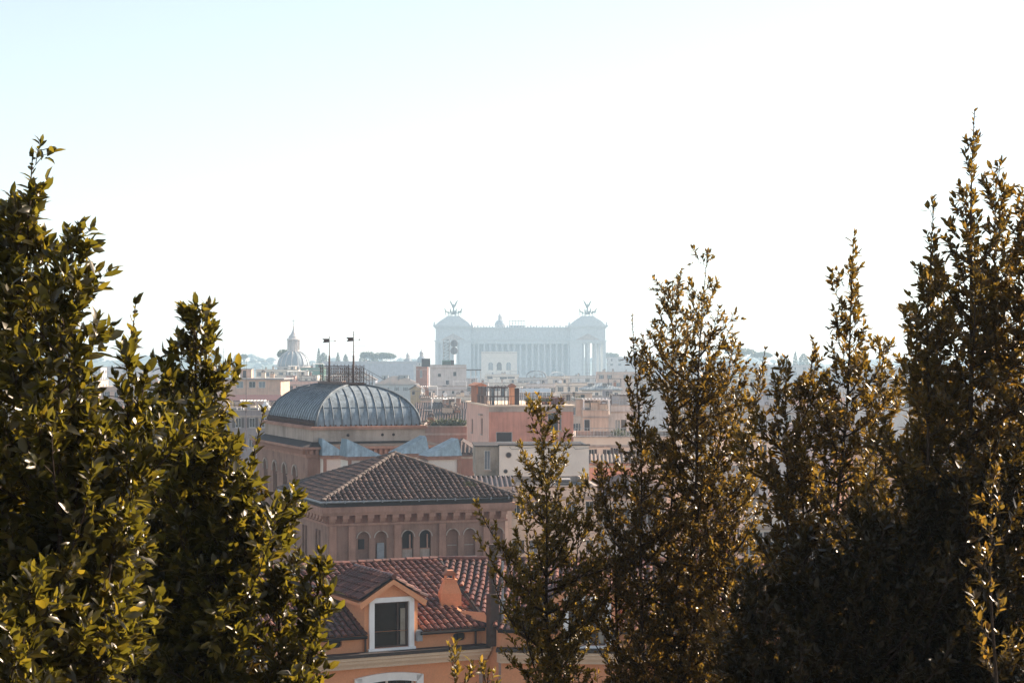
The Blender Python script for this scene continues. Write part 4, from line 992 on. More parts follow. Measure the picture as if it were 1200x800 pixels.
# ------------------------------------------------------------------ stone palazzo: pyramid tile roof, turrets, lead dome
def palazzo():
    a = math.radians(20); KY = 112.0; KX = (385 - 600) / F * KY
    root = empty('stone_palace', (KX, KY, 0), a, 'weathered stone palace with pyramid tile roof, blue metal turrets and lead dome', 'palace')
    W, D = 11.2, 10.6; ze = 26.45
    zl = ze - 1.45        # wall top (under the entablature)
    def lx(px): return facade_w(385, px, KY, a)
    def z_at(py, x): return zy(py, KY + x * math.sin(a))
    zw0, zw1 = 22.95, 24.6
    holes = []; xs = []
    for px in (426, 446.5, 478, 498.5, 530.5, 550.5, 583):
        x = lx(px); holes.append((x - .36, x + .36, zw0, zw1, 1)); xs.append(x)
    m = MB(); m.panel((0, 0, 0), (1, 0, 0), (0, -1, 0), W, zl, holes, .28)
    sh = []; sy = []
    for y in (2.2, 2.95, 5.6, 6.35, 8.6): sh.append((D - y - .26, D - y + .26, 22.6, 24.6)); sy.append(y)
    m.panel((0, D, 0), (0, -1, 0), (-1, 0, 0), D, zl, sh, .28); m.panel((W, 0, 0), (0, 1, 0), (1, 0, 0), D, zl, []); m.panel((W, D, 0), (-1, 0, 0), (0, 1, 0), W, zl, [])
    m.build('wall', 'stone', root)
    kinds = ['niche_hole', 'niche_blue', 'open', 'open', 'niche', 'niche', 'niche']
    for x, k in zip(xs, kinds):
        b = MB(); b.box(-.36, .36, .26, .3, 0, 1.65, 0 if k.startswith('niche') else 1)
        if k == 'open':
            b.box(-.31, .31, .14, .2, 0, .52, 2); b.box(.12, .2, .1, .2, .52, 1.4, 3); b.box(-.3, .3, .1, .2, .5, .56, 3)
        elif k == 'niche_hole': b.box(-.26, .1, .2, .258, .6, 1.2, 1)
        elif k == 'niche_blue': b.box(-.22, .22, .08, .2, 0, .95, 4)
        else: b.box(-.31, .31, .2, .258, .62, .68, 2)
        b.box(-.42, .42, -.1, .1, -.12, -.003, 2)
        b.tube([(-.42 * math.cos(math.pi * q / 8), -.03, 1.27 + .42 * math.sin(math.pi * q / 8)) for q in range(9)], .045, 4, 2)
        b.build('window', ['stone', 'dark', 'stone_pale', 'stone_red', 'gutter'], root, loc=(x, 0, zw0))
    for y in sy: 
        b = MB(); b.box(-.26, .26, .26, .3, 0, 2.0, 1); b.box(-.05, .02, .1, .2, 0, 2.0, 0); b.box(-.34, .34, -.1, .1, -.12, -.003, 2)
        b.build('window', ['shutter', 'dark', 'stone_pale'], root, loc=(0, y, 22.6), rot=-math.pi / 2)
    # pilasters & string
    b = MB()
    for px in (385.6, 408, 461.5, 514, 566): x = lx(px); b.box(x, x + .42, -.15, -.003, 20, zl - .02)
    b.box(-.14, W + .14, -.14, -.003, 22.6, 22.78); b.box(-.14, -.003, 0, D, 22.3, 22.45)
    b.build('pilaster', 'stone_red', root)
    # entablature with modillions
    b = MB(); b.box(-.12, W + .12, -.12, D + .1, zl + .003, zl + .14); b.box(-.46, W + .46, -.46, D + .3, zl + .65, zl + .8, 0); b.box(-.54, W + .54, -.54, D + .34, zl + .803, zl + 1.16, 0); b.box(-.04, W + .04, -.04, D, zl + .14, zl + .65, 1); b.box(-.36, W + .36, -.36, D + .2, zl + 1.163, ze - .02, 2)  # topmost box is the shade below the eaves, painted as a dark band
    b.build('cornice', ['stone_red', 'brick', 'flashing_and_shade'], root)  # brick tone only paints shadow into the recess between the modillions
    k0 = MB(); k0.box(-.2, .2, -.42, -.045, 0, .2); k0.box(-.16, .16, -.27, -.045, -.17, -.002); k0.box(-.16, .16, -.14, -.045, -.27, -.173); m0 = None
    n = 15
    for i in range(n):
        x = .2 + (W - .4) * i / (n - 1)
        if m0 is None: m0 = k0.build('modillion', 'stone_red', root, loc=(x, 0, zl + .44))
        else: link_copy(m0, root, (x, 0, zl + .44))
    for i in range(14):
        y = .4 + (D - .6) * i / 13; link_copy(m0, root, (0, y, zl + .44), -math.pi / 2)
    g = MB()     # gutter
    g.tube([(-.62, D, ze + .03), (-.62, -.62, ze + .03), (W + .62, -.62, ze + .03)], .075, 6)
    for i in range(11): x = -.3 + i * 1.15; g.box(x - .03, x + .03, -.70, -.56, ze - .06, ze + .1)
    g.build('gutter', 'gutter', root)
    s = MB(); s.box(-.58, W + .58, -.58, D + .4, ze - .017, ze + .0); s.build('soffit', 'flashing_and_shade', root)
    # pyramid roof
    o = .6; P = Vector((5.7, 5.4, ze + .02 + .42 * 5.9)); z0 = ze + .03
    A, B_, Cc, Dd = Vector((-o, -o, z0)), Vector((W + o, -o, z0)), Vector((W + o, D + o, z0)), Vector((-o, D + o, z0))
    r = MB(); kw = dict(pitch=.36, course=.42, lift=.035, jit=.018)
    kw['pan'] = 1; r.tiles([A, B_, P], (1, 0, 0), **kw); r.tiles([Dd, A, P], (0, -1, 0), **kw); r.tiles([B_, Cc, P], (0, 1, 0), pitch=.33, solid=True); r.tiles([Cc, Dd, P], (-1, 0, 0), pitch=.33, solid=True)
    r.build('roof', ['tile_old', 'pan'], root)
    h = MB(); rr = random.Random(2)
    for q in (A, B_, Cc, Dd):
        v = (P - q); L = v.length; v.normalize(); n = int(L / .42)
        for i in range(n):
            p0 = q + v * (i * .42 + .1) + Vector((rr.uniform(-.01, .01), rr.uniform(-.01, .01), .03 + rr.uniform(0, .02))); h.tube([p0, p0 + v * .44], [.17, .13], 8)
    h.lathe([(.3, -.15), (.25, .05), (.08, .2)], tuple(P), 10)
    h.build('ridge_tiles', 'ridge', root)
    w = MB()    # weeds & moss lumps
    for _ in range(60):
        x = rr.gauss(9.2, .25); y = rr.uniform(.6, 1.2); z = z0 + .42 * (y + .6) + .1; d = Vector((rr.gauss(0, .5), rr.gauss(0, .5), 1)).normalized() * rr.uniform(.08, .25); w.add([Vector((x - .02, y, z)), Vector((x, y, z)) + d, Vector((x + .02, y, z))], [(0, 1, 2)])
    w.build('weeds', 'leaf_far', root)
    # ---- hall body behind
    dx = MB()
    def loc_of(px, Y):     # world depth & pixel -> palace-local xy
        X = (px - 600) / F * Y; v = Vector((X - KX, Y - KY)); ca, sa = math.cos(a), math.sin(a)
        return v.x * ca + v.y * sa, -v.x * sa + v.y * ca
    hx, hy = loc_of(370, 127.0)           # near corner of the dome
    dW, dL = 7.4, 14.4; zd = 30.4
    bx0, bx1, by0, by1 = hx - .75, hx + dW + .75, hy - .75, hy + dL + .75
    zc = 28.35
    ah = [(2.4 + i * 3.1, 3.7 + i * 3.1, 25.4, 27.6, 1) for i in range(4)]
    Lb = by1 - by0
    m = MB(); m.panel((bx0, by1, 0), (0, -1, 0), (-1, 0, 0), Lb, zc, ah, .3); m.panel((bx0, by0, 0), (1, 0, 0), (0, -1, 0), bx1 - bx0, zc, []); m.panel((bx1, by0, 0), (0, 1, 0), (1, 0, 0), Lb, zc, []); m.panel((bx1, by1, 0), (-1, 0, 0), (0, 1, 0), bx1 - bx0, zc, [])
    m.build('hall_wall', 'stone', root)
    for h_ in ah:
        yc = by1 - (h_[0] + h_[1]) / 2; b = MB(); b.box(-.65, .65, .28, .32, 0, 2.2, 1); b.box(-.65, .65, .2, .27, .0, .12); b.box(-.04, .04, .2, .27, .12, 2.1); b.box(-.6, .6, .2, .27, 1.3, 1.38)
        b.tube([(-.74 * math.cos(math.pi * q / 10), -.03, 1.55 + .74 * math.sin(math.pi * q / 10)) for q in range(11)], .1, 4, 2); b.build('arched_window', ['stone_red', 'dark', 'stone_pale'], root, loc=(bx0, yc, 25.4), rot=-math.pi / 2)
    b = MB(); b.box(bx0 - .1, bx1 + .1, by0 - .1, by1 + .1, zc + .003, zc + .2); b.box(bx0 - .45, bx1 + .45, by0 - .45, by1 + .45, zc + .55, zc + .72); b.box(bx0 - .05, bx1 + .05, by0 - .05, by1 + .05, zc + .2, zc + .55)
    b.build('hall_cornice', 'stone_red', root)
    d0 = None
    def dent(x, y, rz):
        nonlocal d0
        if d0 is None:
            k = MB(); k.box(-.09, .09, -.34, -.052, 0, .3); d0 = k.build('dentil', 'stone_red', root, loc=(x, y, zc + .22), rot=rz)
        else: link_copy(d0, root, (x, y, zc + .22), rz)
    for i in range(42): dent(bx0, by0 + .2 + (Lb - .4) * i / 41, -math.pi / 2)
    for i in range(24): dent(bx0 + .2 + (bx1 - bx0 - .4) * i / 23, by0, 0)
    b = MB(); z1 = zc + .723       # sloping roof skirt, drum band
    q0 = [(bx0 - .45, by0 - .45, z1), (bx1 + .45, by0 - .45, z1), (bx1 + .45, by1 + .45, z1), (bx0 - .45, by1 + .45, z1)]; q1 = [(hx - .25, hy - .25, z1 + .3), (hx + dW + .25, hy - .25, z1 + .3), (hx + dW + .25, hy + dL + .25, z1 + .3), (hx - .25, hy + dL + .25, z1 + .3)]
    b.add(q0 + q1, [(i, (i + 1) % 4, (i + 1) % 4 + 4, i + 4) for i in range(4)]); b.build('skirt_roof', 'flashing_and_shade', root)
    b = MB(); b.box(hx - .25, hx + dW + .25, hy - .25, hy + dL + .25, z1, zd - .22); b.build('drum_band', 'stone_pale', root)
    b = MB(); b.box(hx - .42, hx + dW + .42, hy - .42, hy + dL + .42, zd - .217, zd - .07); b.box(hx - .35, hx + dW + .35, hy - .35, hy + dL + .35, zd - .067, zd - .003); b.build('drum_cornice', 'stone_red', root)
    for px in (446, 459, 406): 
        xx = hx + (px - 370) / 122 * dW; c = MB(); c.tube([(0, -.02, 0), (0, .06, 0)], .1, 10); c.build('round_vent', 'dark', root, loc=(xx, hy - .25, zd - .6))
    # ---- dome, a long cloister vault in lead
    hd = 2.75; hw = dW / 2; N = 16; prof = []
    for k in range(N + 1):
        t = k / N * math.pi / 2 * .97; prof.append((hw * (1 - math.cos(t)), hd * math.sin(t)))
    rings = []
    for i, z in prof:
        i = min(i, hw - .55); rings.append([(hx + i, hy + i, zd + z), (hx + dW - i, hy + i, zd + z), (hx + dW - i, hy + dL - i, zd + z), (hx + i, hy + dL - i, zd + z)])
    b = MB()
    for k in range(4):
        fs = []; vs = []
        for rg in rings: vs += [rg[k], rg[(k + 1) % 4]]
        b.add(vs, [(2 * j, 2 * j + 1, 2 * j + 3, 2 * j + 2) for j in range(N)])
    b.add(rings[-1], [(0, 1, 2, 3)])
    b.build('dome', 'lead', root, smooth=True)
    hp = MB()
    for k in range(4):
        hp = MB(); hp.tube([Vector(rg[k]) + Vector((0, 0, .03)) for rg in rings], .085, 6); hp.build('hip_roll', 'lead_dark', root, smooth=True)
    sm = []
    def seam(side, t):      # standing seam following the curve at fraction t along a side
        s = MB(); pts = []
        base = rings[0]; L_ = dW if side in (0, 2) else dL; p = t * L_
        for (i, z) in prof:
            ii = min(i, hw - .55)
            if p < ii - .001 or p > L_ - ii + .001: break
            if side == 0: pts.append((hx + p, hy + ii, zd + z + .02))
            elif side == 3: pts.append((hx + ii, hy + p, zd + z + .02))
            elif side == 1: pts.append((hx + dW - ii, hy + p, zd + z + .02))
            else: pts.append((hx + p, hy + dL - ii, zd + z + .02))
        if len(pts) > 1: s.tube(pts, .038, 5); s.build('standing_seam', 'lead_dark', root, smooth=True)
    for k in range(1, 12): seam(0, k / 12)
    for k in range(1, 21): seam(3, k / 21)
    for k in range(1, 18, 2): seam(1, k / 18)
    # horizontal laps and cresting of small spikes at the foot of the left slope
    lp = MB(); rg = rings[5]; lp.tube([Vector(rg[0]) + Vector((0, -.01, 0)), Vector(rg[1]) + Vector((0, -.01, 0))], .022, 4); lp.build('sheet_lap', 'lead_dark', root)
    sp = MB()
    for k in range(34):
        y = hy + .2 + (dL - .4) * k / 33
        sp.tube([(hx - .05, y, zd - .05), (hx - .12, y, zd + .22), (hx - .02, y + .1, zd + .42)], [.1, .1, .03], 5); sp.tube([(hx + .18, y + .12, zd + .3), (hx + .06, y + .12, zd + .55)], [.09, .03], 5)
    sp.build('cresting', 'iron', root)
    ft = MB()
    for k in range(20): x = hx + .3 + (dW - .6) * k / 19; ft.box(x - .04, x + .04, hy - .12, hy - .01, zd, zd + .1)
    ft.build('dome_cleats', 'iron', root)
    # ---- roof platform, ornamental railing, cables
    zt = zd + prof[-1][1]; ii = hw - .55; x0, x1, y0, y1 = hx + ii, hx + dW - ii, hy + ii, hy + dL - ii
    b = MB(); b.box(x0 - .15, x1 + .15, y0 - .1, y1 + .1, zt + .003, zt + .14); b.build('roof_platform', 'iron', root)
    zt += .14; rl = MB(); hh = 1.2
    def run(p, q, orn=True):
        p, q = Vector(p), Vector(q); L_ = (q - p).length; n = max(3, int(L_ / .26)); up = Vector((0, 0, hh))
        for f in (.02, .5, .97): rl.tube([p + up * f, q + up * f], .018, 4)
        d = (q - p).normalized()
        for k in range(n + 1):
            c = p.lerp(q, k / n); rl.tube([c, c + up * (1.08 if k % 4 == 0 else 1.0)], .022 if k % 4 == 0 else .012, 4)
            if orn and k < n and k % 2 == 0:
                for zf in (.25, .72): rl.tube([c + up * (zf - .18), c + d * .26 + up * zf, c + up * (zf + .18)], .014, 3); rl.tube([c + d * .26 + up * (zf - .18), c + up * zf, c + d * .26 + up * (zf + .18)], .014, 3)
    run((x0, y0, zt), (x0, y1, zt)); run((x1, y0, zt), (x1, y1, zt)); run((x0, y0, zt), (x1, y0, zt)); run((x0, y1, zt), (x1, y1, zt))
    rl.build('roof_railing', 'iron', root)
    cb = MB()
    for f in (.1, .35, .6, .9):
        cb = MB(); cb.tube([(x1, y0 + (y1 - y0) * f, zt + 1.15), (x1 + 1.6, y0 + (y1 - y0) * f - .5, zt + .25 - .3 * f)], .02, 4); cb.build('stay_cable', 'iron', root)
    for k in range(5): cb = MB(); cb.tube([(x1 + .22 * k, y0 + 1, zt - .3 - .1 * k * k * .3), (x1 + .22 * k, y0 + 1, zt + 1.1 - .12 * k)], .022, 4); cb.build('railing_bar', 'iron', root)
    # lead turrets with shed roofs
    def turret(px0, px1, Yt, pyw, pyp, flip):
        X, y_ = loc_of(px0, Yt); wv = (px1 - px0) / F * Yt / math.cos(a) * .97; d_ = 1.9; zw = zy(pyw, Yt); zp = zy(pyp, Yt)
        t = MB(); t.box(0, wv, 0, d_, 25.5 - zw, -.22); t.build('turret_wall', 'white_wall', root, loc=(X, y_, zw))
        e = MB(); e.box(-.12, wv + .12, -.12, d_ + .12, -.217, -.1); e.box(-.06, wv + .06, -.06, d_ + .06, -.097, -.003)
        xs_ = -.02 if not flip else wv - .2; e.box(xs_, xs_ + .22, -.1, -.003, 25.5 - zw, -.22); e.build('turret_cornice', 'stone_red', root, loc=(X, y_, zw))
        ax = .25 * wv if not flip else .75 * wv
        ax0 = -.1 if not flip else wv + .1
        q = MB(); o_ = .1; B0 = [(-o_, -o_, 0), (wv + o_, -o_, 0), (wv + o_, d_ + o_, 0), (-o_, d_ + o_, 0)]
        T1 = (ax0 + (.12 if not flip else -.12), .35, zp - zw); T2 = (ax0 + (.12 if not flip else -.12), d_ - .2, zp - zw)
        T3 = (ax0 + (.65 if not flip else -.65), .75, zp - zw - .08)
        if not flip: q.add(B0 + [T1, T2], [(0, 1, 4), (1, 2, 5, 4), (2, 3, 5), (3, 0, 4, 5)])
        else: q.add(B0 + [T1, T2], [(0, 1, 4), (0, 4, 5, 3), (2, 3, 5), (1, 2, 5, 4)])
        q.build('turret_roof', 'lead_blue', root, loc=(X, y_, zw + .003))
    turret(379, 406, 125.5, 533.5, 514, False); turret(408, 448, 121.5, 535, 514.5, False)
    turret(466, 502, 123.0, 531.5, 511.5, True); turret(502, 540, 119.5, 534.5, 514.5, True)
    # low link roof under turrets
    b = MB(); b.box(2.0, W + 1.0, D + .45, by0 - .05, 0, 25.6); b.build('link_block', 'stone', root)
    return root, (x0, x1, y0, y1, zt), a, KX, KY
pal, top, pa, KX, KY = palazzo()
def vane(fx, fy, ytop, yflag, label, aerial):
    x0, x1, y0, y1, zt = top; lx_ = x0 + (x1 - x0) * fx; ly = y0 + (y1 - y0) * fy
    X = KX + lx_ * math.cos(pa) - ly * math.sin(pa); Y = KY + lx_ * math.sin(pa) + ly * math.cos(pa)
    root = empty('weather_vane', (X, Y, zt), 0, label, 'weather vane'); h = zy(ytop, Y) - zt
    m = MB(); m.tube([(0, 0, 0), (0, 0, 1.9), (0, 0, 1.95), (0, 0, h)], [.075, .065, .035, .022], 6); m.build('mast', 'iron', root)
    zf = zy(yflag, Y) - zt; f = MB(); f.prism([(-.03, zf - .13), (-.5, zf - .16), (-.38, zf - .01), (-.52, zf + .14), (-.03, zf + .14)], -.012, .012); f.build('flag', 'iron', root)
    g = MB(); g.tube([(.02, 0, zf - .02), (.42, 0, zf - .02)], .012, 4); g.lathe([(.02, -.05), (.06, 0), (.02, .05)], (.42, 0, zf - .02), 6); g.build('arrow', 'iron', root)
    if aerial:
        g = MB()
        for zz, l0, l1 in ((h * .99, -.2, .1), (h * .93, -.06, .22), (h * .72, .0, .85), (h * .60, -.3, .12), (h * .52, -.25, .1)):
            g.tube([(l0, 0, zz), (l1, 0, zz)], .012, 4)
            for k in range(5): xx = l0 + (l1 - l0) * k / 4; g.tube([(xx, -.12, zz), (xx, .12, zz)], .007, 3)
        g.build('aerial', 'grey_metal', root)
vane(.1, .72, 394, 399, 'left swallow-tailed metal weather vane on the lead dome', False)
vane(.55, .12, 388, 397.5, 'right swallow-tailed weather vane with aerials on the lead dome', True)

# ------------------------------------------------------------------ orange house in front, two wings meeting at a hollow corner
def orange_house():
    Y = 78.0; a = math.radians(26); X = (565 - 600) / F * Y
    root = empty('orange_house', (X, Y, 0), a, 'orange plastered house with tiled attic roof and white framed dormer in front', 'house')
    # local frame: origin at the hollow corner, left wing along -x, inwards = +y
    def fx(px): return facade_w(565, px, Y, a)
    zl = 23.16; ze = 23.95; Lw = 15.0; S = .33
    xc = (fx(430) + fx(484)) / 2 + .03
    m = MB()
    ov = []
    for px, py in ((392.5, 754), (538, 745.5)): x = fx(px); z = zy(py, Y + x * math.sin(a)); ov.append((x, z))
    m.panel((-Lw, 0, zl), (1, 0, 0), (0, -1, 0), Lw, ze - zl, [(x + Lw - .29, x + Lw + .29, z - zl - .17, z - zl + .17) for x, z in ov] + [(xc + Lw - 1.0, xc + Lw + 1.0, .02, ze - zl)], .25)
    lwx = fx(458.5); lz1 = 22.06
    m.panel((-Lw, 0.3, 0), (1, 0, 0), (0, -1, 0), Lw, zl - .62, [(lwx + Lw - 1.2, lwx + Lw + 1.2, lz1 - 3.2, lz1, .3), (lwx + Lw - 7.2, lwx + Lw - 4.8, lz1 - 3.2, lz1, .3)], .35)
    m.panel((-Lw, 8, 0), (0, -1, 0), (-1, 0, 0), 7.7, ze, [])
    m.box(-Lw + .3, -.3, .75, 7.5, 0, ze - .3, 1)
    m.build('wall', ['orange', 'dark'], root)
    for x, z in ov:
        f = MB(); P = [(.29 * math.copysign(abs(math.cos(t)) ** .6, math.cos(t)), .17 * math.copysign(abs(math.sin(t)) ** .6, math.sin(t))) for t in [2 * math.pi * k / 20 for k in range(20)]]
        n = 20; Pi = [(p * 1.18, q * 1.2) for p, q in P]
        f.add([(p, -.03, q) for p, q in P] + [(p, -.03, q) for p, q in Pi] + [(p, .12, q) for p, q in P], [(k, (k + 1) % n, (k + 1) % n + n, k + n) for k in range(n)] + [(k, (k + 1) % n, (k + 1) % n + 2 * n, k + 2 * n) for k in range(n)])
        f.add([(p, -.031, q) for p, q in Pi] + [(p, 0.004, q) for p, q in Pi], [(k, (k + 1) % n, (k + 1) % n + n, k + n) for k in range(n)])
        f.add([(p, .11, q) for p, q in P], [tuple(range(n))], 1); f.tube([(0, .05, -.17), (0, .05, .17)], .012, 4, 1)
        f.build('oval_vent', ['orange', 'dark'], root, loc=(x, 0, z))
    # lower windows under white segmental hoods
    for cx in (lwx, lwx - 6.0):
        f = MB(); z0, z1 = lz1 - 3.2, lz1; n = 12
        def arc(hw_, rise, base): return [(cx + hw_ * (2 * k / n - 1), base + rise * (1 - (2 * k / n - 1) ** 2)) for k in range(n + 1)]
        o_, i_ = arc(1.5, .16, z1 + .02), arc(1.2, .12, z1 - .26)
        for k in range(n): f.add([(o_[k][0], .16, o_[k][1]), (o_[k + 1][0], .16, o_[k + 1][1]), (i_[k + 1][0], .16, i_[k + 1][1]), (i_[k][0], .16, i_[k][1]), (o_[k][0], .32, o_[k][1]), (o_[k + 1][0], .32, o_[k + 1][1]), (i_[k + 1][0], .45, i_[k + 1][1]), (i_[k][0], .45, i_[k][1])], [(0, 1, 2, 3), (0, 4, 5, 1), (3, 2, 6, 7)])
        f.box(cx - 1.5, cx - 1.2, .16, .35, z0, z1 + .02); f.box(cx + 1.2, cx + 1.5, .16, .35, z0, z1 + .02); f.box(cx - 1.6, cx + 1.6, .1, .35, z0 - .2, z0 - .003)
        w = f.build('window', 'white', root)
        g = MB(); g.box(cx - 1.15, cx + 1.15, .52, .55, z0, z1 - .05); gp = g.build('pane', 'glass', w)
        g = MB(); g.box(cx - .05, cx + .05, .47, .517, z0, z1 - .03); g.box(cx - 1.19, cx - 1.1, .47, .517, z0, z1 - .2); g.box(cx + 1.1, cx + 1.19, .47, .517, z0, z1 - .2); g.build('sash', 'white', w)
    # ledge flashing + cream cornice profile (left wing), swept
    prof = [(0, 0), (-.52, 0), (-.55, -.05), (-.5, -.12), (-.47, -.2), (-.36, -.26), (-.30, -.36), (-.22, -.42), (-.12, -.5), (-.05, -.6), (.32, -.62)]
    def sweep(mb, pts, nrm, mi=0):   # pts: list of (x,y) path with outward mitre vectors
        for i in range(len(pts) - 1):
            for j in range(len(prof) - 1):
                q = []
                for (P, N, k) in ((pts[i], nrm[i], j), (pts[i + 1], nrm[i + 1], j), (pts[i + 1], nrm[i + 1], j + 1), (pts[i], nrm[i], j + 1)):
                    d, z = prof[k]; q.append((P[0] - N[0] * d, P[1] - N[1] * d, zl - .03 + z))
                mb.add(q, [(0, 1, 2, 3)], mi)
    C2 = Vector((.25, -1.25)); a2 = math.radians(-4) - a            # right wing direction, seen in the local frame
    d2 = Vector((math.cos(a2), math.sin(a2))); n2 = Vector((d2.y, -d2.x)); L2 = 22.0
    if n2.y > 0: n2 = -n2
    E2 = C2 + d2 * L2
    path = [Vector((-Lw, 0)), Vector((-.35, 0)), Vector((C2.x - .35, C2.y)) if False else C2, E2]
    no = Vector((0, -1)); nr = Vector((-1, -.2)).normalized()
    c = MB(); sweep(c, [Vector((-Lw, 0)), Vector((0.2, 0))], [no, no])
    sweep(c, [C2, E2], [n2, n2])
    # end cap of the right wing's cornice facing left
    for j in range(1, len(prof) - 1):
        (d, z), (d_, z_) = prof[j], prof[j + 1]
        c.add([(C2.x - n2.x * d, C2.y - n2.y * d, zl - .03 + z), (C2.x - n2.x * d_, C2.y - n2.y * d_, zl - .03 + z_), (C2.x + .02, C2.y + .4, zl - .03 + z_), (C2.x + .02, C2.y + .4, zl - .03 + z)], [(0, 1, 2, 3)])
    c.build('cornice', 'cream', root)
    f = MB(); f.box(-Lw, .1, -.6, -.003, zl - .027, zl + .03); f.box(-Lw, .1, -.62, -.56, zl - .1, zl - .03)
    f.add([(*(C2 + n2 * .6 - d2 * .15), zl + .03), (*(E2 + n2 * .6), zl + .03), (*(E2 + n2 * .003), zl + .03), (*(C2 + n2 * .003 - d2 * .15), zl + .03)], [(0, 1, 2, 3)])
    f.add([(*(C2 + n2 * .6 - d2 * .15), zl + .03), (*(E2 + n2 * .6), zl + .03), (*(E2 + n2 * .6), zl - .1), (*(C2 + n2 * .6 - d2 * .15), zl - .1)], [(0, 1, 2, 3)])
    f.build('ledge_flashing', 'flashing_and_shade', root)
    t2 = 0
    while True:
        p = C2 + d2 * t2; Xw = X + p.x * math.cos(a) - p.y * math.sin(a); Yw = Y + p.x * math.sin(a) + p.y * math.cos(a)
        if 600 + F * Xw / Yw > 688: break
        t2 += .05
    # right wing walls
    T2 = lambda t, out, z: (C2.x + d2.x * t + n2.x * out, C2.y + d2.y * t + n2.y * out, z)
    m = MB()
    u3 = Vector((d2.x, d2.y, 0)); n3 = Vector((n2.x, n2.y, 0))
    m.panel(T2(0, 0, zl), u3, n3, L2, ze - zl, [(t2 - 1.0, t2 + 1.0, .02, ze - zl)], .2)
    m.panel(T2(0, -.3, 0), u3, n3, L2, zl - .62, [(4.2, 6.4, lz1 - 3.2, lz1, .3), (10.2, 12.4, lz1 - 3.2, lz1, .3)], .3)
    m.add([(C2.x, C2.y, zl - .1), (C2.x, .6, zl - .1), (C2.x, .6, ze), (C2.x, C2.y, ze)], [(0, 1, 2, 3)]); m.add([(C2.x + .05, C2.y + .3, 0), (C2.x + .05, .6, 0), (C2.x + .05, .6, zl), (C2.x + .05, C2.y + .3, zl)], [(0, 1, 2, 3)])
    q0, q1 = T2(L2, 0, 0), T2(L2, -8, 0); m.add([q0, q1, (q1[0], q1[1], ze), (q0[0], q0[1], ze)], [(0, 1, 2, 3)])
    b0 = [T2(t, o, z) for z in (0, ze - .3) for t, o in ((.4, -.8), (L2 - .3, -.8), (L2 - .3, -7), (.4, -7))]; m.add(b0, [(0, 1, 5, 4), (1, 2, 6, 5), (4, 5, 6, 7)], 1)
    m.build('wing_wall', ['orange', 'dark'], root)
    # roofs
    ed = .32
    # valley top in local coords
    bv = Vector((-.33, .94)); V_w = Vector((X, Y)) + bv * 6.2; dv = V_w - Vector((X, Y)); V = Vector((dv.x * math.cos(a) + dv.y * math.sin(a), -dv.x * math.sin(a) + dv.y * math.cos(a)))
    zr = ze + S * V.y; Ct = Vector((0.0, -ed, ze - S * ed + .05)); VT = Vector((V.x, V.y, zr + .05))
    lf = [Vector((-Lw - .3, -ed, ze - S * ed + .05)), Ct, VT, Vector((-Lw - .3, V.y, zr + .05))]
    xc = (fx(430) + fx(484)) / 2 + .03; hu = Lw + .3 + xc
    r = MB(); rr = random.Random(11); r.tiles(lf, (1, 0, 0), pitch=.29, course=.42, lift=.035, jit=.016, rnd=rr, pan=1, hole=(hu - 1.16, hu + 1.16, 3.6))
    back = [Vector((-Lw - .3, V.y, zr + .05)), VT, VT + Vector((-1.5, 6, -1.9)), Vector((-Lw - .3, V.y + 6, zr - 1.85))]
    r.tiles(back, (1, 0, 0), pitch=.27, solid=True)
    r.build('roof', ['tile', 'pan'], root)
    C3 = Vector((C2.x - .1, C2.y, 0)) + Vector((n2.x, n2.y, 0)) * ed; C3.z = ze - .06
    C3b = Vector((.12, -.2, ze + .02))
    E3 = C3 + Vector((d2.x, d2.y, 0)) * L2; R3 = VT + Vector((d2.x, d2.y, 0)) * (L2 - 1.0)
    r = MB(); r.tiles([C3, E3, R3 + (E3 - R3) * 0 , VT], (d2.x, d2.y, 0), pitch=.29, course=.42, lift=.035, jit=.016, rnd=rr, pan=1, hole=(t2 - 1.1, t2 + 1.3, 3.6))
    r.tiles([VT, R3, R3 + Vector((2.2, 5.5, -1.9)), VT + Vector((0, 6, -1.9))], (d2.x, d2.y, 0), pitch=.27, solid=True)
    r.build('wing_roof', ['tile', 'pan'], root)
    # ridge & valley/hip tiles
    h = MB()
    def ridge(p, q, rad=.13):
        v = q - p; L = v.length; v = v.normalized(); n = int(L / .38)
        for i in range(n):
            s_ = p + v * (i * .38) + Vector((rr.uniform(-.012, .012), rr.uniform(-.012, .012), .05 + rr.uniform(0, .02))); h.tube([s_, s_ + v * .42], [rad, rad * .82], 8)
    ridge(lf[3], VT); ridge(VT, R3); h.build('ridge_tiles', 'tile', root)
    h = MB(); v0 = (VT - Ct); h.tube([Ct + Vector((.02, -.03, .07)), VT + Vector((0, 0, .06))], .09, 6); h.build('verge', 'flashing_and_shade', root)
    g = MB(); zg = ze - S * ed - .02
    for g0, g1 in ((-Lw - .3, xc - 1.17), (xc + 1.17, -.05)): g.tube([(g0, -ed - .05, zg), (g1, -ed - .05, zg)], .07, 6)
    dd2 = Vector((d2.x, d2.y, 0)); nn2 = Vector((n2.x, n2.y, 0)) * .05
    for g0, g1 in ((0, t2 - 1.1), (t2 + 1.25, L2)): g.tube([C3 + nn2 + dd2 * g0, C3 + nn2 + dd2 * g1], .07, 6); g.build('gutter', 'flashing_and_shade', root)
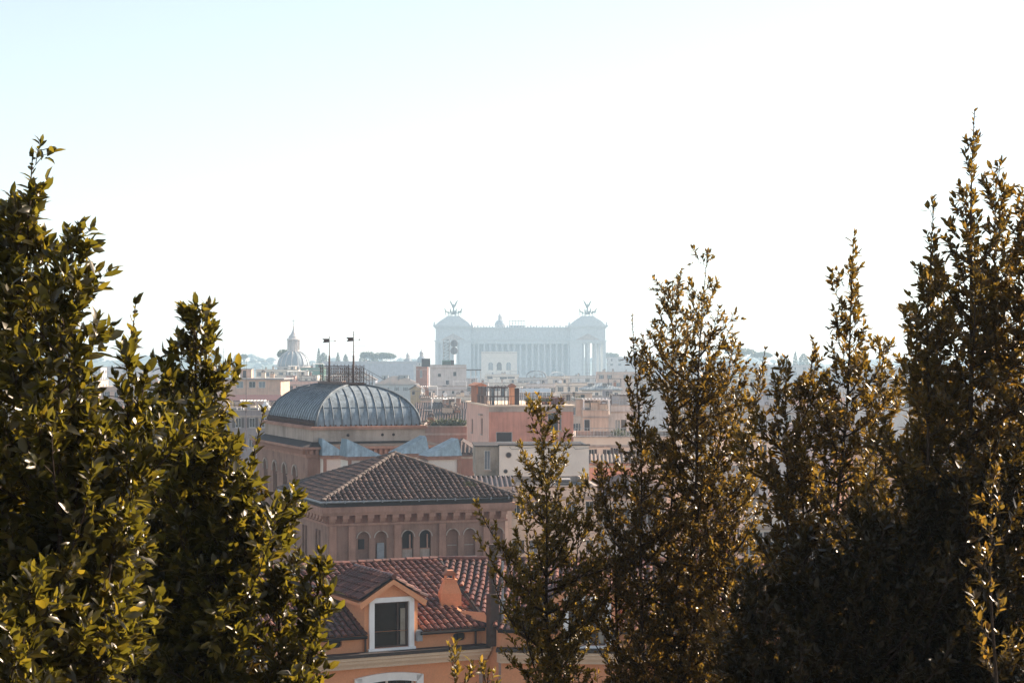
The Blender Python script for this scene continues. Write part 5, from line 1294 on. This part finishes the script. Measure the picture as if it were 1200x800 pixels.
    # dormers
    def dormer(Tm, wl=2.32, label=None, rootp=None):
        """Tm maps local (x centre, y inward, z) to house-local"""
        d = bpy.data.objects.new('dormer', None); C.objects.link(d); d.parent = root; d.matrix_local = Tm
        hw = wl / 2; zt = 25.38 - 0; L = 3.9; za = 26.08
        m = MB(); ww = .78; fz0, fz1 = zl + .14, 25.14
        m.panel((-hw, 0, zl), (1, 0, 0), (0, -1, 0), wl, zt - zl, [(hw - ww, hw + ww, fz0 - zl, fz1 - zl)], .22)
        m.add([(-hw, 0, zt), (hw, 0, zt), (hw + .001, 0, zt), (0, 0, za - .1)], [(0, 1, 3)])
        m.panel((-hw, L, zl), (0, -1, 0), (-1, 0, 0), L, zt - zl, []); m.panel((hw, 0, zl), (0, 1, 0), (1, 0, 0), L, zt - zl, [])
        m.add([(-hw, L, zl), (hw, L, zl), (hw, L, zt), (0, L, za - .1), (-hw, L, zt)], [(0, 1, 2, 3, 4)]); m.build('dormer_wall', 'orange', d)
        e = hw + .3; sl = (za - zt) / hw; ez = za - sl * e
        r = MB(); 
        r.tiles([(-e, -.28, ez + .08), (-e, L + .1, ez + .08), (0, L + .1, za + .08), (0, -.28, za + .08)], (0, 1, 0), pitch=.29, course=.36, r=.115, lift=.05, jit=.02, rnd=rr, pan=1)
        r.tiles([(e, L + .1, ez + .08), (e, -.28, ez + .08), (0, -.28, za + .08), (0, L + .1, za + .08)], (0, -1, 0), pitch=.29, course=.36, r=.115, lift=.05, jit=.02, rnd=rr, pan=1)
        for i in range(12):
            s_ = Vector((rr.uniform(-.01, .01), -.32 + i * .36, za + .12)); r.tube([s_, s_ + Vector((0, .4, 0))], [.12, .1], 8)
        r.build('dormer_roof', ['tile', 'pan'], d)
        b = MB()    # raking cornice and eaves
        for sx in (-1, 1):
            P = [(sx * (e + .02), ez - .04), (0, za - .0), (0, za - .2), (sx * (e - .05), ez - .26)]
            b.prism(P, -.26, -.003); 
            lo, hi = sorted((sx * hw, sx * (e - .02)))
            b.box(lo, hi, 0.0, L, ez - .16, ez - .02)
        b.build('dormer_cornice', 'orange', d)
        w = MB()
        w.box(-.98, -.76, -.09, .06, fz0, fz1 + .0); w.box(.76, .98, -.09, .06, fz0, fz1); w.box(-.98, .98, -.09, .06, fz1 + .003, fz1 + .2); w.box(-1.03, 1.03, -.14, .06, fz0 - .1, fz0 - .003)
        w = w.build('window', 'white', d)
        s = MB(); s.box(-.76, .76, .19, .22, fz0, fz1); s.build('pane', 'glass', w)
        s = MB(); s.box(-.76, -.68, .1, .185, fz0, fz1); s.box(.68, .76, .1, .185, fz0, fz1); s.box(.30, .36, .1, .185, fz0 + .07, fz1 - .07); s.box(-.68, .68, .1, .185, fz1 - .07, fz1); s.box(-.68, .68, .1, .185, fz0, fz0 + .07)
        s.box(.46, .67, .14, .17, fz0 + .07, fz1 - .3, 1)
        s.build('sash', ['shutter', 'grubby'], w)
        k = MB(); k.box(hw - .12, hw + .1, -.28, -.06, zl + .35, zl + .75); k.box(hw - .1, hw + .08, -.26, -.08, zl + .753, zl + .8); k.build('wall_lamp', 'gutter', d)
        return d
    dormer(Matrix.Translation((xc, -.05, 0)))
    # second dormer on the right wing
    p = C2 + d2 * t2 + n2 * .05; Tm = Matrix.Translation((p.x, p.y, 0)) @ Matrix.Rotation(a2, 4, 'Z'); dormer(Tm)
    # chimney on the valley
    yx = Vector((fx(549), 1.9)); cz = zy(667, 79.6)
    c = MB(); c.box(-.44, .44, -.35, .35, ze - .2, cz - .95)
    c.add([(-.44, -.35, cz - .95), (.44, -.35, cz - .95), (.44, .35, cz - .95), (-.44, .35, cz - .95), (-.26, -.22, cz - .45), (.26, -.22, cz - .45), (.26, .22, cz - .45), (-.26, .22, cz - .45)], [(0, 1, 5, 4), (1, 2, 6, 5), (2, 3, 7, 6), (3, 0, 4, 7)])
    c.box(-.3, .3, -.26, .26, cz - .447, cz - .38)
    for sx in (-.2, .16): c.box(sx, sx + .05, -.2, .2, cz - .377, cz - .2)
    ch = c.build('chimney', 'orange', root, loc=(yx.x, yx.y, 0), rot=-.25)
    c = MB(); c.prism([(-.3, cz - .2), (.3, cz - .2), (.12, cz), (-.12, cz)], -.25, .25); c.build('chimney_cap', 'terracotta', ch)
    # sloping parapet beside the verge
    w = MB(); w.add([(-1.25, 2.1, ze + .5), (.15, .1, ze + .5), (.15, -.5, zl), (.15, -.5, ze + .1)], [(0, 1, 3)])
    q = [(-.95, 1.7), (.18, -.35), (.42, -.3), (-.6, 1.8)]
    hts = [ze + .68, ze + .08, ze + .08, ze + .68]; w.add([(x, y, zl) for x, y in q] + [(x, y, z) for (x, y), z in zip(q, hts)], [(0, 1, 5, 4), (1, 2, 6, 5), (2, 3, 7, 6), (3, 0, 4, 7), (4, 5, 6, 7)]); w.build('sloping_parapet', 'orange', root)
    # flue and downpipe in the corner
    fl = MB(); zt = zy(638, 77.8); x = fx(569.5)
    fl.box(x - .11, x + .11, -.75, -.53, 25.3, zt); fl.box(x - .14, x + .14, -.78, -.5, zt, zt + .06); fl.box(x - .2, x + .2, -.85, -.45, zl, 25.3)
    fl.build('flue', 'shutter', root)
    dp = MB(); x = fx(578); dp.tube([(x, -.9, zl), (x, -.9, zy(656, 77.8))], .05, 6); dp.box(x - .1, x + .1, -1.0, -.8, zy(700, 77.8) - .25, zy(700, 77.8)); dp.build('thin_pipe', 'grey_metal', root)
    dp = MB(); x = fx(427) ; dp.tube([(x, -.12, zl), (x, -.12, ze - .1)], .045, 6); x = fx(556); dp.tube([(x, -.12, zl), (x, -.12, ze - .1)], .05, 6); dp.build('downpipe', 'shutter', root)
    cb = MB(); cb.tube([(fx(500), 3.9, ze + 1.3), (fx(503), 3.6, ze + 2.2)], .012, 4); cb.build('aerial', 'grey_metal', root)
orange_house()

# ------------------------------------------------------------------ the near trees
def leaves_obj(name, P, Dr, N, L, Wd, mat, parent):
    n = len(P)
    Dr /= np.linalg.norm(Dr, axis=1, keepdims=True)
    S = np.cross(Dr, N); S /= np.linalg.norm(S, axis=1, keepdims=True) + 1e-9
    U = np.cross(S, Dr)
    g = np.random.default_rng(n)
    fold = g.uniform(.02, .7, n); droop = g.uniform(-.45, .2, n); L = L * g.choice([.55, .8, 1.0, 1.15], n, p=[.18, .27, .35, .2])
    tp = [(0, 0, 0, 0), (.30, .9, 1, 0), (.30, 0, 0, 0), (.30, -.9, 1, 0), (.68, .82, 1, .45), (.68, 0, 0, .45), (.68, -.82, 1, .45), (1, 0, 0, 1)]
    V = np.empty((n, 8, 3), np.float32)
    for k, (t, s, f, d) in enumerate(tp):
        V[:, k] = P + Dr * (L * t)[:, None] + S * (Wd * s)[:, None] + U * (Wd * f * fold + L * droop * d)[:, None]
    fc = [(0, 1, 2), (0, 2, 3), (1, 4, 5, 2), (2, 5, 6, 3), (4, 7, 5), (5, 7, 6)]
    loops = np.array([i for f in fc for i in f], np.int32); sizes = np.array([len(f) for f in fc], np.int32)
    li = (loops[None, :] + (np.arange(n, dtype=np.int32) * 8)[:, None]).ravel()
    ls = np.tile(sizes, n); st = np.concatenate(([0], np.cumsum(ls)[:-1])).astype(np.int32)
    me = bpy.data.meshes.new(name); me.vertices.add(n * 8); me.vertices.foreach_set('co', V.ravel())
    me.loops.add(len(li)); me.loops.foreach_set('vertex_index', li); me.polygons.add(len(ls)); me.polygons.foreach_set('loop_start', st); me.polygons.foreach_set('loop_total', ls)
    me.polygons.foreach_set('use_smooth', np.ones(len(ls), bool))
    me.update(); me.validate(); me.materials.append(M[mat]); o = bpy.data.objects.new(name, me); C.objects.link(o); o.parent = parent
    return o
LEAFTOT = 0
def tree(name, label, cat, Y, spires, leaf, mat, seed, dens=1.0, trunk_px=None, tw=.055, asp=.2, group=None):
    """spires: (xb, yb, xt, yt, [(t, radius px)...], density, depth offset); px are rows/columns of the photo at distance Y"""
    global LEAFTOT
    g = np.random.default_rng(seed); r = random.Random(seed); m2 = Y / F
    bx = trunk_px or sum(s[0] for s in spires) / len(spires)
    gx = (bx - 600) * m2; gz = ground_z(gx, Y)
    root = empty(name, (gx, Y, gz), 0, label, cat, group)
    O = Vector((gx, Y, gz)); wood = MB(); LP = []; LD = []; LN = []; LL = []
    toW = lambda px, py, dy: at(px, py, Y + 0) + Vector((0, dy, 0)) - O
    def put_leaf(p, d, n, s): LP.append(p); LD.append(d); LN.append(n); LL.append(s)
    def rv(): return Vector((r.gauss(0, 1), r.gauss(0, 1), r.gauss(0, 1)))
    def twig(p, d, L, nl, s=1.0, tip=True):
        d = d.normalized(); q = p + d * L; mid = p + d * (L * .5) + Vector((0, 0, .02))
        wood.tube([p, mid, q], [.0028, .002, .0012], 3, cap=False)
        ph = r.uniform(0, 6.28); A = d.orthogonal().normalized(); Bv = d.cross(A)
        for k in range(nl):
            f = .25 + .75 * (k + .5) / nl; c = p.lerp(q, f); an = ph + k * 2.4
            out = A * math.cos(an) + Bv * math.sin(an)
            ld = (d * r.uniform(.5, 1.0) + out * r.uniform(.6, 1.0) + Vector((0, 0, r.uniform(0, .25)))); up = (d * .8 - out * .4 + Vector((0, 0, .5)) + rv() * .3 + Vector((.7, -.35, .5)) * (r.random() * 1.3))
            put_leaf(c, ld, up, leaf * s * r.uniform(.65, 1.12))
        if tip:
            for k in range(3): put_leaf(q, d + rv() * .3, rv(), leaf * s * r.uniform(.5, .9))
    for si, (xb, yb, xt, yt, prof, dn, dy) in enumerate(spires):
        a_ = toW(xb, yb, dy); b_ = toW(xt, yt, dy); H = (b_ - a_).length
        fork = Vector((r.uniform(-.1, .1), r.uniform(-.05, .05), max(.3, (a_.z) * .45)))
        ts = [0] + [p[0] for p in prof]; rs = [prof[0][1]] + [p[1] for p in prof]
        k1 = r.uniform(0, 6); amp = .012 * H
        axis = lambda t: a_.lerp(b_, t) + Vector((math.sin(t * 7 + k1), math.cos(t * 6 + k1), 0)) * (amp * (1 - t) * t * 3)
        pts = [fork.lerp(a_, f) for f in (0, .5)] + [axis(k / 14) for k in range(15)]
        rad0 = tw * (.5 + .5 * min(1, H / 2.5)) * (1 if si == 0 else .62)
        wood.tube(pts, [rad0 * (1 - .12 * k) for k in (0, 1)] + [max(.003, rad0 * .78 * (1 - k / 14) ** .9) for k in range(15)], 7)
        nb = int(H / .031 * dn * dens); ns = [(r.uniform(2, 9), r.randint(1, 3), r.uniform(0, 6.28), r.uniform(0, 6.28)) for _ in range(4)]
        for i in range(nb):
            t = .02 + .96 * (i + r.random()) / nb
            R = float(np.interp(t, ts, rs)) * m2
            p = axis(t); az = i * 2.399 + r.uniform(-.5, .5); up = r.uniform(.3, 1.25)
            if R < 10.5 * m2 and r.random() < .8: continue
            lump = sum(math.sin(t * H * f_ * 1.6 + p1) * math.cos(az * q_ + p2) for f_, q_, p1, p2 in ns) / 2
            if lump < -.3 and r.random() < .8: continue
            R = float(np.interp(min(1, t + .75 * R / H), ts, rs)) * m2; R *= 1 + max(-.5, min(.14 if leaf > .08 else .25, .45 * lump)); R *= 1 + .28 * math.sin(t * H * 3.1 + ns[0][2]) * min(1, H * (1 - t)); long = r.random() < (.06 if leaf > .06 else .02) and R > 14 * m2
            Lh = max(.03, R * r.uniform(.35, 1.12)); out = Vector((math.cos(az), math.sin(az), 0))
            if long: Lh = R * r.uniform(1.15, 1.4); up = r.uniform(.9, 1.7)
            e = p + out * Lh + Vector((0, 0, up * Lh * .9 + .02)); e.z = min(e.z, b_.z + .02)
            c = p + out * Lh * .6 + Vector((0, 0, up * Lh * .25))
            bl = (e - p).length; br = max(.002, min(.012, .022 * bl)) 
            bp = [p * ((1 - u) ** 2) + c * (2 * u * (1 - u)) + e * (u * u) for u in (0, .25, .5, .75, 1)]
            wood.tube(bp, [br, br * .8, br * .6, br * .4, br * .2], 4, cap=False)
            nt = max(1, int(bl / (.026 if not long else .05))); 
            for j in range(nt):
                u = max(.12, 1 - (j + r.random() * .8) / nt * .95) ; q = p * ((1 - u) ** 2) + c * (2 * u * (1 - u)) + e * (u * u)
                tg = ((e - c) * u + (c - p) * (1 - u)).normalized()
                twig(q, tg * .7 + rv() * .42 + Vector((0, 0, .35)), r.uniform(.04, .13) * (leaf / .07), r.randint(3, 6))
            twig(e - (e - c).normalized() * .01, (e - c).normalized() + Vector((0, 0, .3)), r.uniform(.06, .12), r.randint(5, 8))
        # leaves along the leading shoot
        n = int(H * .4 / .022)
        for k in range(n):
            t = .6 + .4 * k / n; p = axis(t); an = k * 2.4; out = Vector((math.cos(an), math.sin(an), 0)); d = (b_ - a_).normalized()
            put_leaf(p, d * r.uniform(.7, 1.2) + out * .8, d * .6 - out * .6 + Vector((0, 0, .2)), leaf * r.uniform(.55, 1.0) * (1 - .25 * (t > .93)))
        for k in range(7): put_leaf(b_, (b_ - a_).normalized() + rv() * .45, rv(), leaf * r.uniform(.35, .75))
    # trunk down to the slope
    low = min((toW(s[0], s[1], s[6]).z for s in spires)) * .45
    wood.tube([(0, 0, -.3), (0, 0, .15), (0, 0, low * .6), (0, 0, max(.35, low))], [tw * 2.0, tw * 1.5, tw * 1.25, tw * 1.1], 9)
    t_ = wood.build('trunk', 'bark', root, smooth=True)
    P = np.array(LP, np.float64); D = np.array(LD, np.float64); N = np.array(LN, np.float64); L = np.array(LL)
    leaves_obj('crown', P, D, N, L, L * asp * (1.2 if leaf > .08 else 1.0) * g.uniform(.75, 1.2, len(L)), mat, root); LEAFTOT += len(L)

def prof_y(yb, yt, items): return [(max(0, (yb - y) / (yb - yt)), rr) for y, rr in items]
TREES = [
 ('laurel_tree', 'big laurel with broad backlit olive leaves filling the left edge', 9.0, .092, 'leaf_a', 1, 1.1, [
   (20, 880, 38, 184, [(700, 105), (620, 130), (540, 130), (430, 85), (360, 50), (300, 30), (260, 14), (240, 8), (186, 3)], 1.0, 0),
   (75, 850, 97, 292, [(700, 70), (560, 75), (460, 50), (380, 34), (320, 20), (292, 8)], .9, -.3),
   (112, 820, 144, 355, [(700, 55), (600, 52), (530, 34), (480, 18), (440, 10), (400, 9), (370, 5)], .6, .3),
   (-60, 880, 2, 240, [(700, 90), (500, 80), (400, 50), (320, 32), (270, 16), (240, 6)], .9, .2),
   (110, 860, 165, 520, [(700, 50), (600, 42), (555, 18), (525, 8)], .7, -.2),
   (30, 900, 96, 672, [(800, 70), (740, 55), (700, 32), (672, 12)], 1.1, -.9)]),
 ('laurel_tree', 'dark conical laurel with sunlit right edge, left of the lead dome', 11.0, .090, 'leaf_a', 2, 1.3, [
   (235, 890, 228, 368, [(780, 95), (700, 92), (600, 78), (520, 54), (450, 42), (410, 24), (380, 12), (368, 4)], 1.15, 0),
   (268, 880, 274, 530, [(750, 34), (650, 26), (590, 20), (545, 13), (530, 8)], 1.0, -.2),
   (315, 880, 330, 592, [(760, 24), (680, 20), (630, 14), (600, 9)], .8, .2),
   (340, 890, 376, 672, [(780, 20), (730, 18), (690, 11), (672, 6)], .8, 0),
   (262, 700, 306, 484, [(600, 14), (540, 8), (500, 6), (484, 4)], .4, .1),
   (180, 880, 178, 462, [(750, 70), (620, 55), (540, 40), (490, 18), (462, 6)], 1.0, .3),
   (355, 890, 362, 785, [(830, 16), (785, 9)], .8, -.3)]),
 ('holm_oak', 'slender young oak with yellow tip in front of the white porthole wall', 15.0, .058, 'leaf_c', 3, 1.3, [
   (652, 900, 633, 470, [(800, 36), (740, 56), (640, 60), (590, 50), (540, 32), (500, 17), (470, 8)], .9, 0),
   (650, 860, 590, 640, [(740, 30), (690, 28), (650, 12)], .6, -.2),
   (655, 860, 690, 560, [(740, 36), (660, 34), (600, 18), (560, 6)], .75, .3),
   (648, 880, 610, 560, [(740, 24), (640, 20), (580, 9), (560, 4)], .5, .2)]),
 ('oak_sapling', 'small leafy shoot poking up at the bottom below the orange cornice', 12.0, .062, 'leaf_c', 4, .8, [
   (545, 900, 527, 757, [(840, 30), (800, 22), (775, 12), (757, 4)], .7, 0), (560, 910, 572, 790, [(830, 22), (800, 12), (790, 4)], .7, .1)]),
 ('holm_oak', 'tall brown leaved oak with forked trunk right of the monument', 15.0, .056, 'leaf_b', 5, 1.35, [
   (792, 900, 829, 296, [(800, 66), (700, 68), (600, 66), (500, 58), (430, 42), (380, 28), (340, 17), (310, 11)], .6, 0),
   (785, 890, 792, 330, [(700, 60), (600, 58), (500, 50), (430, 44), (390, 30), (350, 12)], .95, .3),
   (760, 890, 738, 372, [(700, 50), (600, 40), (520, 26), (460, 18), (410, 8), (372, 3)], .7, -.3),
   (800, 870, 862, 392, [(700, 60), (600, 56), (520, 48), (460, 32), (420, 16), (392, 4)], .85, .2),
   (810, 870, 893, 410, [(680, 50), (580, 40), (500, 28), (450, 14), (415, 4)], .6, -.2),
   (740, 900, 712, 545, [(760, 48), (680, 42), (610, 26), (560, 10)], .85, .2),
   (830, 900, 850, 560, [(760, 50), (680, 50), (620, 36)], .8, -.4)]),
 ('holm_oak', 'dark leaved oak with a long bare tipped shoot, centre of the right group', 14.0, .072, 'leaf_b', 6, 1.0, [
   (962, 900, 1001, 274, [(760, 70), (640, 66), (540, 56), (470, 46), (420, 40), (380, 30), (350, 14), (320, 9), (274, 3)], .95, 0),
   (912, 880, 917, 420, [(740, 56), (640, 50), (560, 42), (500, 30), (460, 14), (420, 4)], .9, -.2),
   (1000, 890, 1046, 400, [(740, 60), (620, 52), (540, 40), (460, 24), (410, 8)], .85, .3),
   (930, 880, 958, 398, [(700, 55), (600, 46), (520, 32), (450, 16), (400, 4)], .7, .2)]),
 ('holm_oak', 'tallest dark oak with two long upright shoots at right', 12.0, .070, 'leaf_b', 7, 1.25, [
   (1118, 920, 1142, 131, [(760, 95), (640, 95), (520, 78), (420, 58), (350, 42), (300, 34), (260, 22), (235, 9), (180, 6), (131, 3)], .9, 0),
   (1060, 900, 1086, 246, [(760, 70), (640, 62), (540, 52), (460, 42), (400, 28), (360, 12), (300, 9), (246, 3)], .85, -.2),
   (1165, 900, 1183, 190, [(740, 80), (600, 72), (480, 60), (380, 45), (300, 30), (240, 14), (190, 4)], .95, .3),
   (1220, 900, 1206, 215, [(740, 80), (600, 74), (480, 64), (380, 50), (300, 32), (250, 16), (215, 6)], 1.0, 0),
   (1090, 900, 1112, 330, [(700, 70), (560, 60), (460, 48), (380, 30), (340, 12)], .9, .4)]),
 ('oak_sapling', 'nearer dark shoot with pale tip standing before the tallest oak', 10.5, .066, 'leaf_b', 8, .7, [
   (1168, 900, 1160, 522, [(760, 24), (680, 20), (620, 16), (580, 12), (550, 9), (522, 4)], .6, 0)]),
 ('dark_shrub', 'deep shaded evergreen thicket along the bottom right', 11.4, .072, 'leaf_shade', 9, 1.5, [
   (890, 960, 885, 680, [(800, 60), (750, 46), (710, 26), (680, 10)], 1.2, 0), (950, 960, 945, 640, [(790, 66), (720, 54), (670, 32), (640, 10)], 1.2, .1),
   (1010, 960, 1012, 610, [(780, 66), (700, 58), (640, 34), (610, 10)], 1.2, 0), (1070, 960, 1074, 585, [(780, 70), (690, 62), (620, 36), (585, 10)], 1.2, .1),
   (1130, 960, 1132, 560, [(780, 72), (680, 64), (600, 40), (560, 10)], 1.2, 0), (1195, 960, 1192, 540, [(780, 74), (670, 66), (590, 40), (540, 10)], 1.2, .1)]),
 ('dark_shrub', 'deep shaded evergreen filling the hollow between the two left laurels', 11.5, .085, 'leaf_shade', 10, 1.5, [
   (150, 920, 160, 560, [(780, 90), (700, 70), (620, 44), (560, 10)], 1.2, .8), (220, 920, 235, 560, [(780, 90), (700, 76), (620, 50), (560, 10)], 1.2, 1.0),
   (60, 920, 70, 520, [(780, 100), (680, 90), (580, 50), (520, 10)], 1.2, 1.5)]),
]
TW = {1: .045, 2: .05, 3: .028, 4: .012, 5: .038, 6: .036, 7: .045, 8: .02, 9: .04, 10: .04}
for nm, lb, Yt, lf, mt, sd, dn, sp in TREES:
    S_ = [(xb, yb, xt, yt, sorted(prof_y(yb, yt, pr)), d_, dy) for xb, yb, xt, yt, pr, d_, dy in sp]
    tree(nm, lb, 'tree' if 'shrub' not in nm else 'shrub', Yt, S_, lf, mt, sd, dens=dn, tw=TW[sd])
sc['leaf_total'] = LEAFTOT; open('/tmp/leaves','w').write(str(LEAFTOT)) if False else None

# ------------------------------------------------------------------ groups of look-alike things
GR = {'apartment_building': 'town buildings among the roofs', 'church': 'domed churches on the skyline', 'chariot_statue': 'chariot statues on the monument towers', 'weather_vane': 'weather vanes on the lead dome',
      'umbrella_pine': 'umbrella pines on the skyline', 'cypress_tree': 'cypresses on the skyline', 'round_tree': 'round trees on the skyline', 'laurel_tree': 'laurels at the left', 'holm_oak': 'oaks at the right',
      'oak_sapling': 'young oak shoots', 'dark_shrub': 'deep shaded evergreens', 'rooftop_unit': 'cooling units on the roofs', 'canvas_canopy': 'white canvas canopies', 'aerial_mast': 'thin masts over the roofs'}
for o in list(C.objects):
    if o.parent is None and o.get('category') and 'group' not in o:
        g_ = GR.get(o.name.split('.')[0])
        if g_: o['group'] = g_
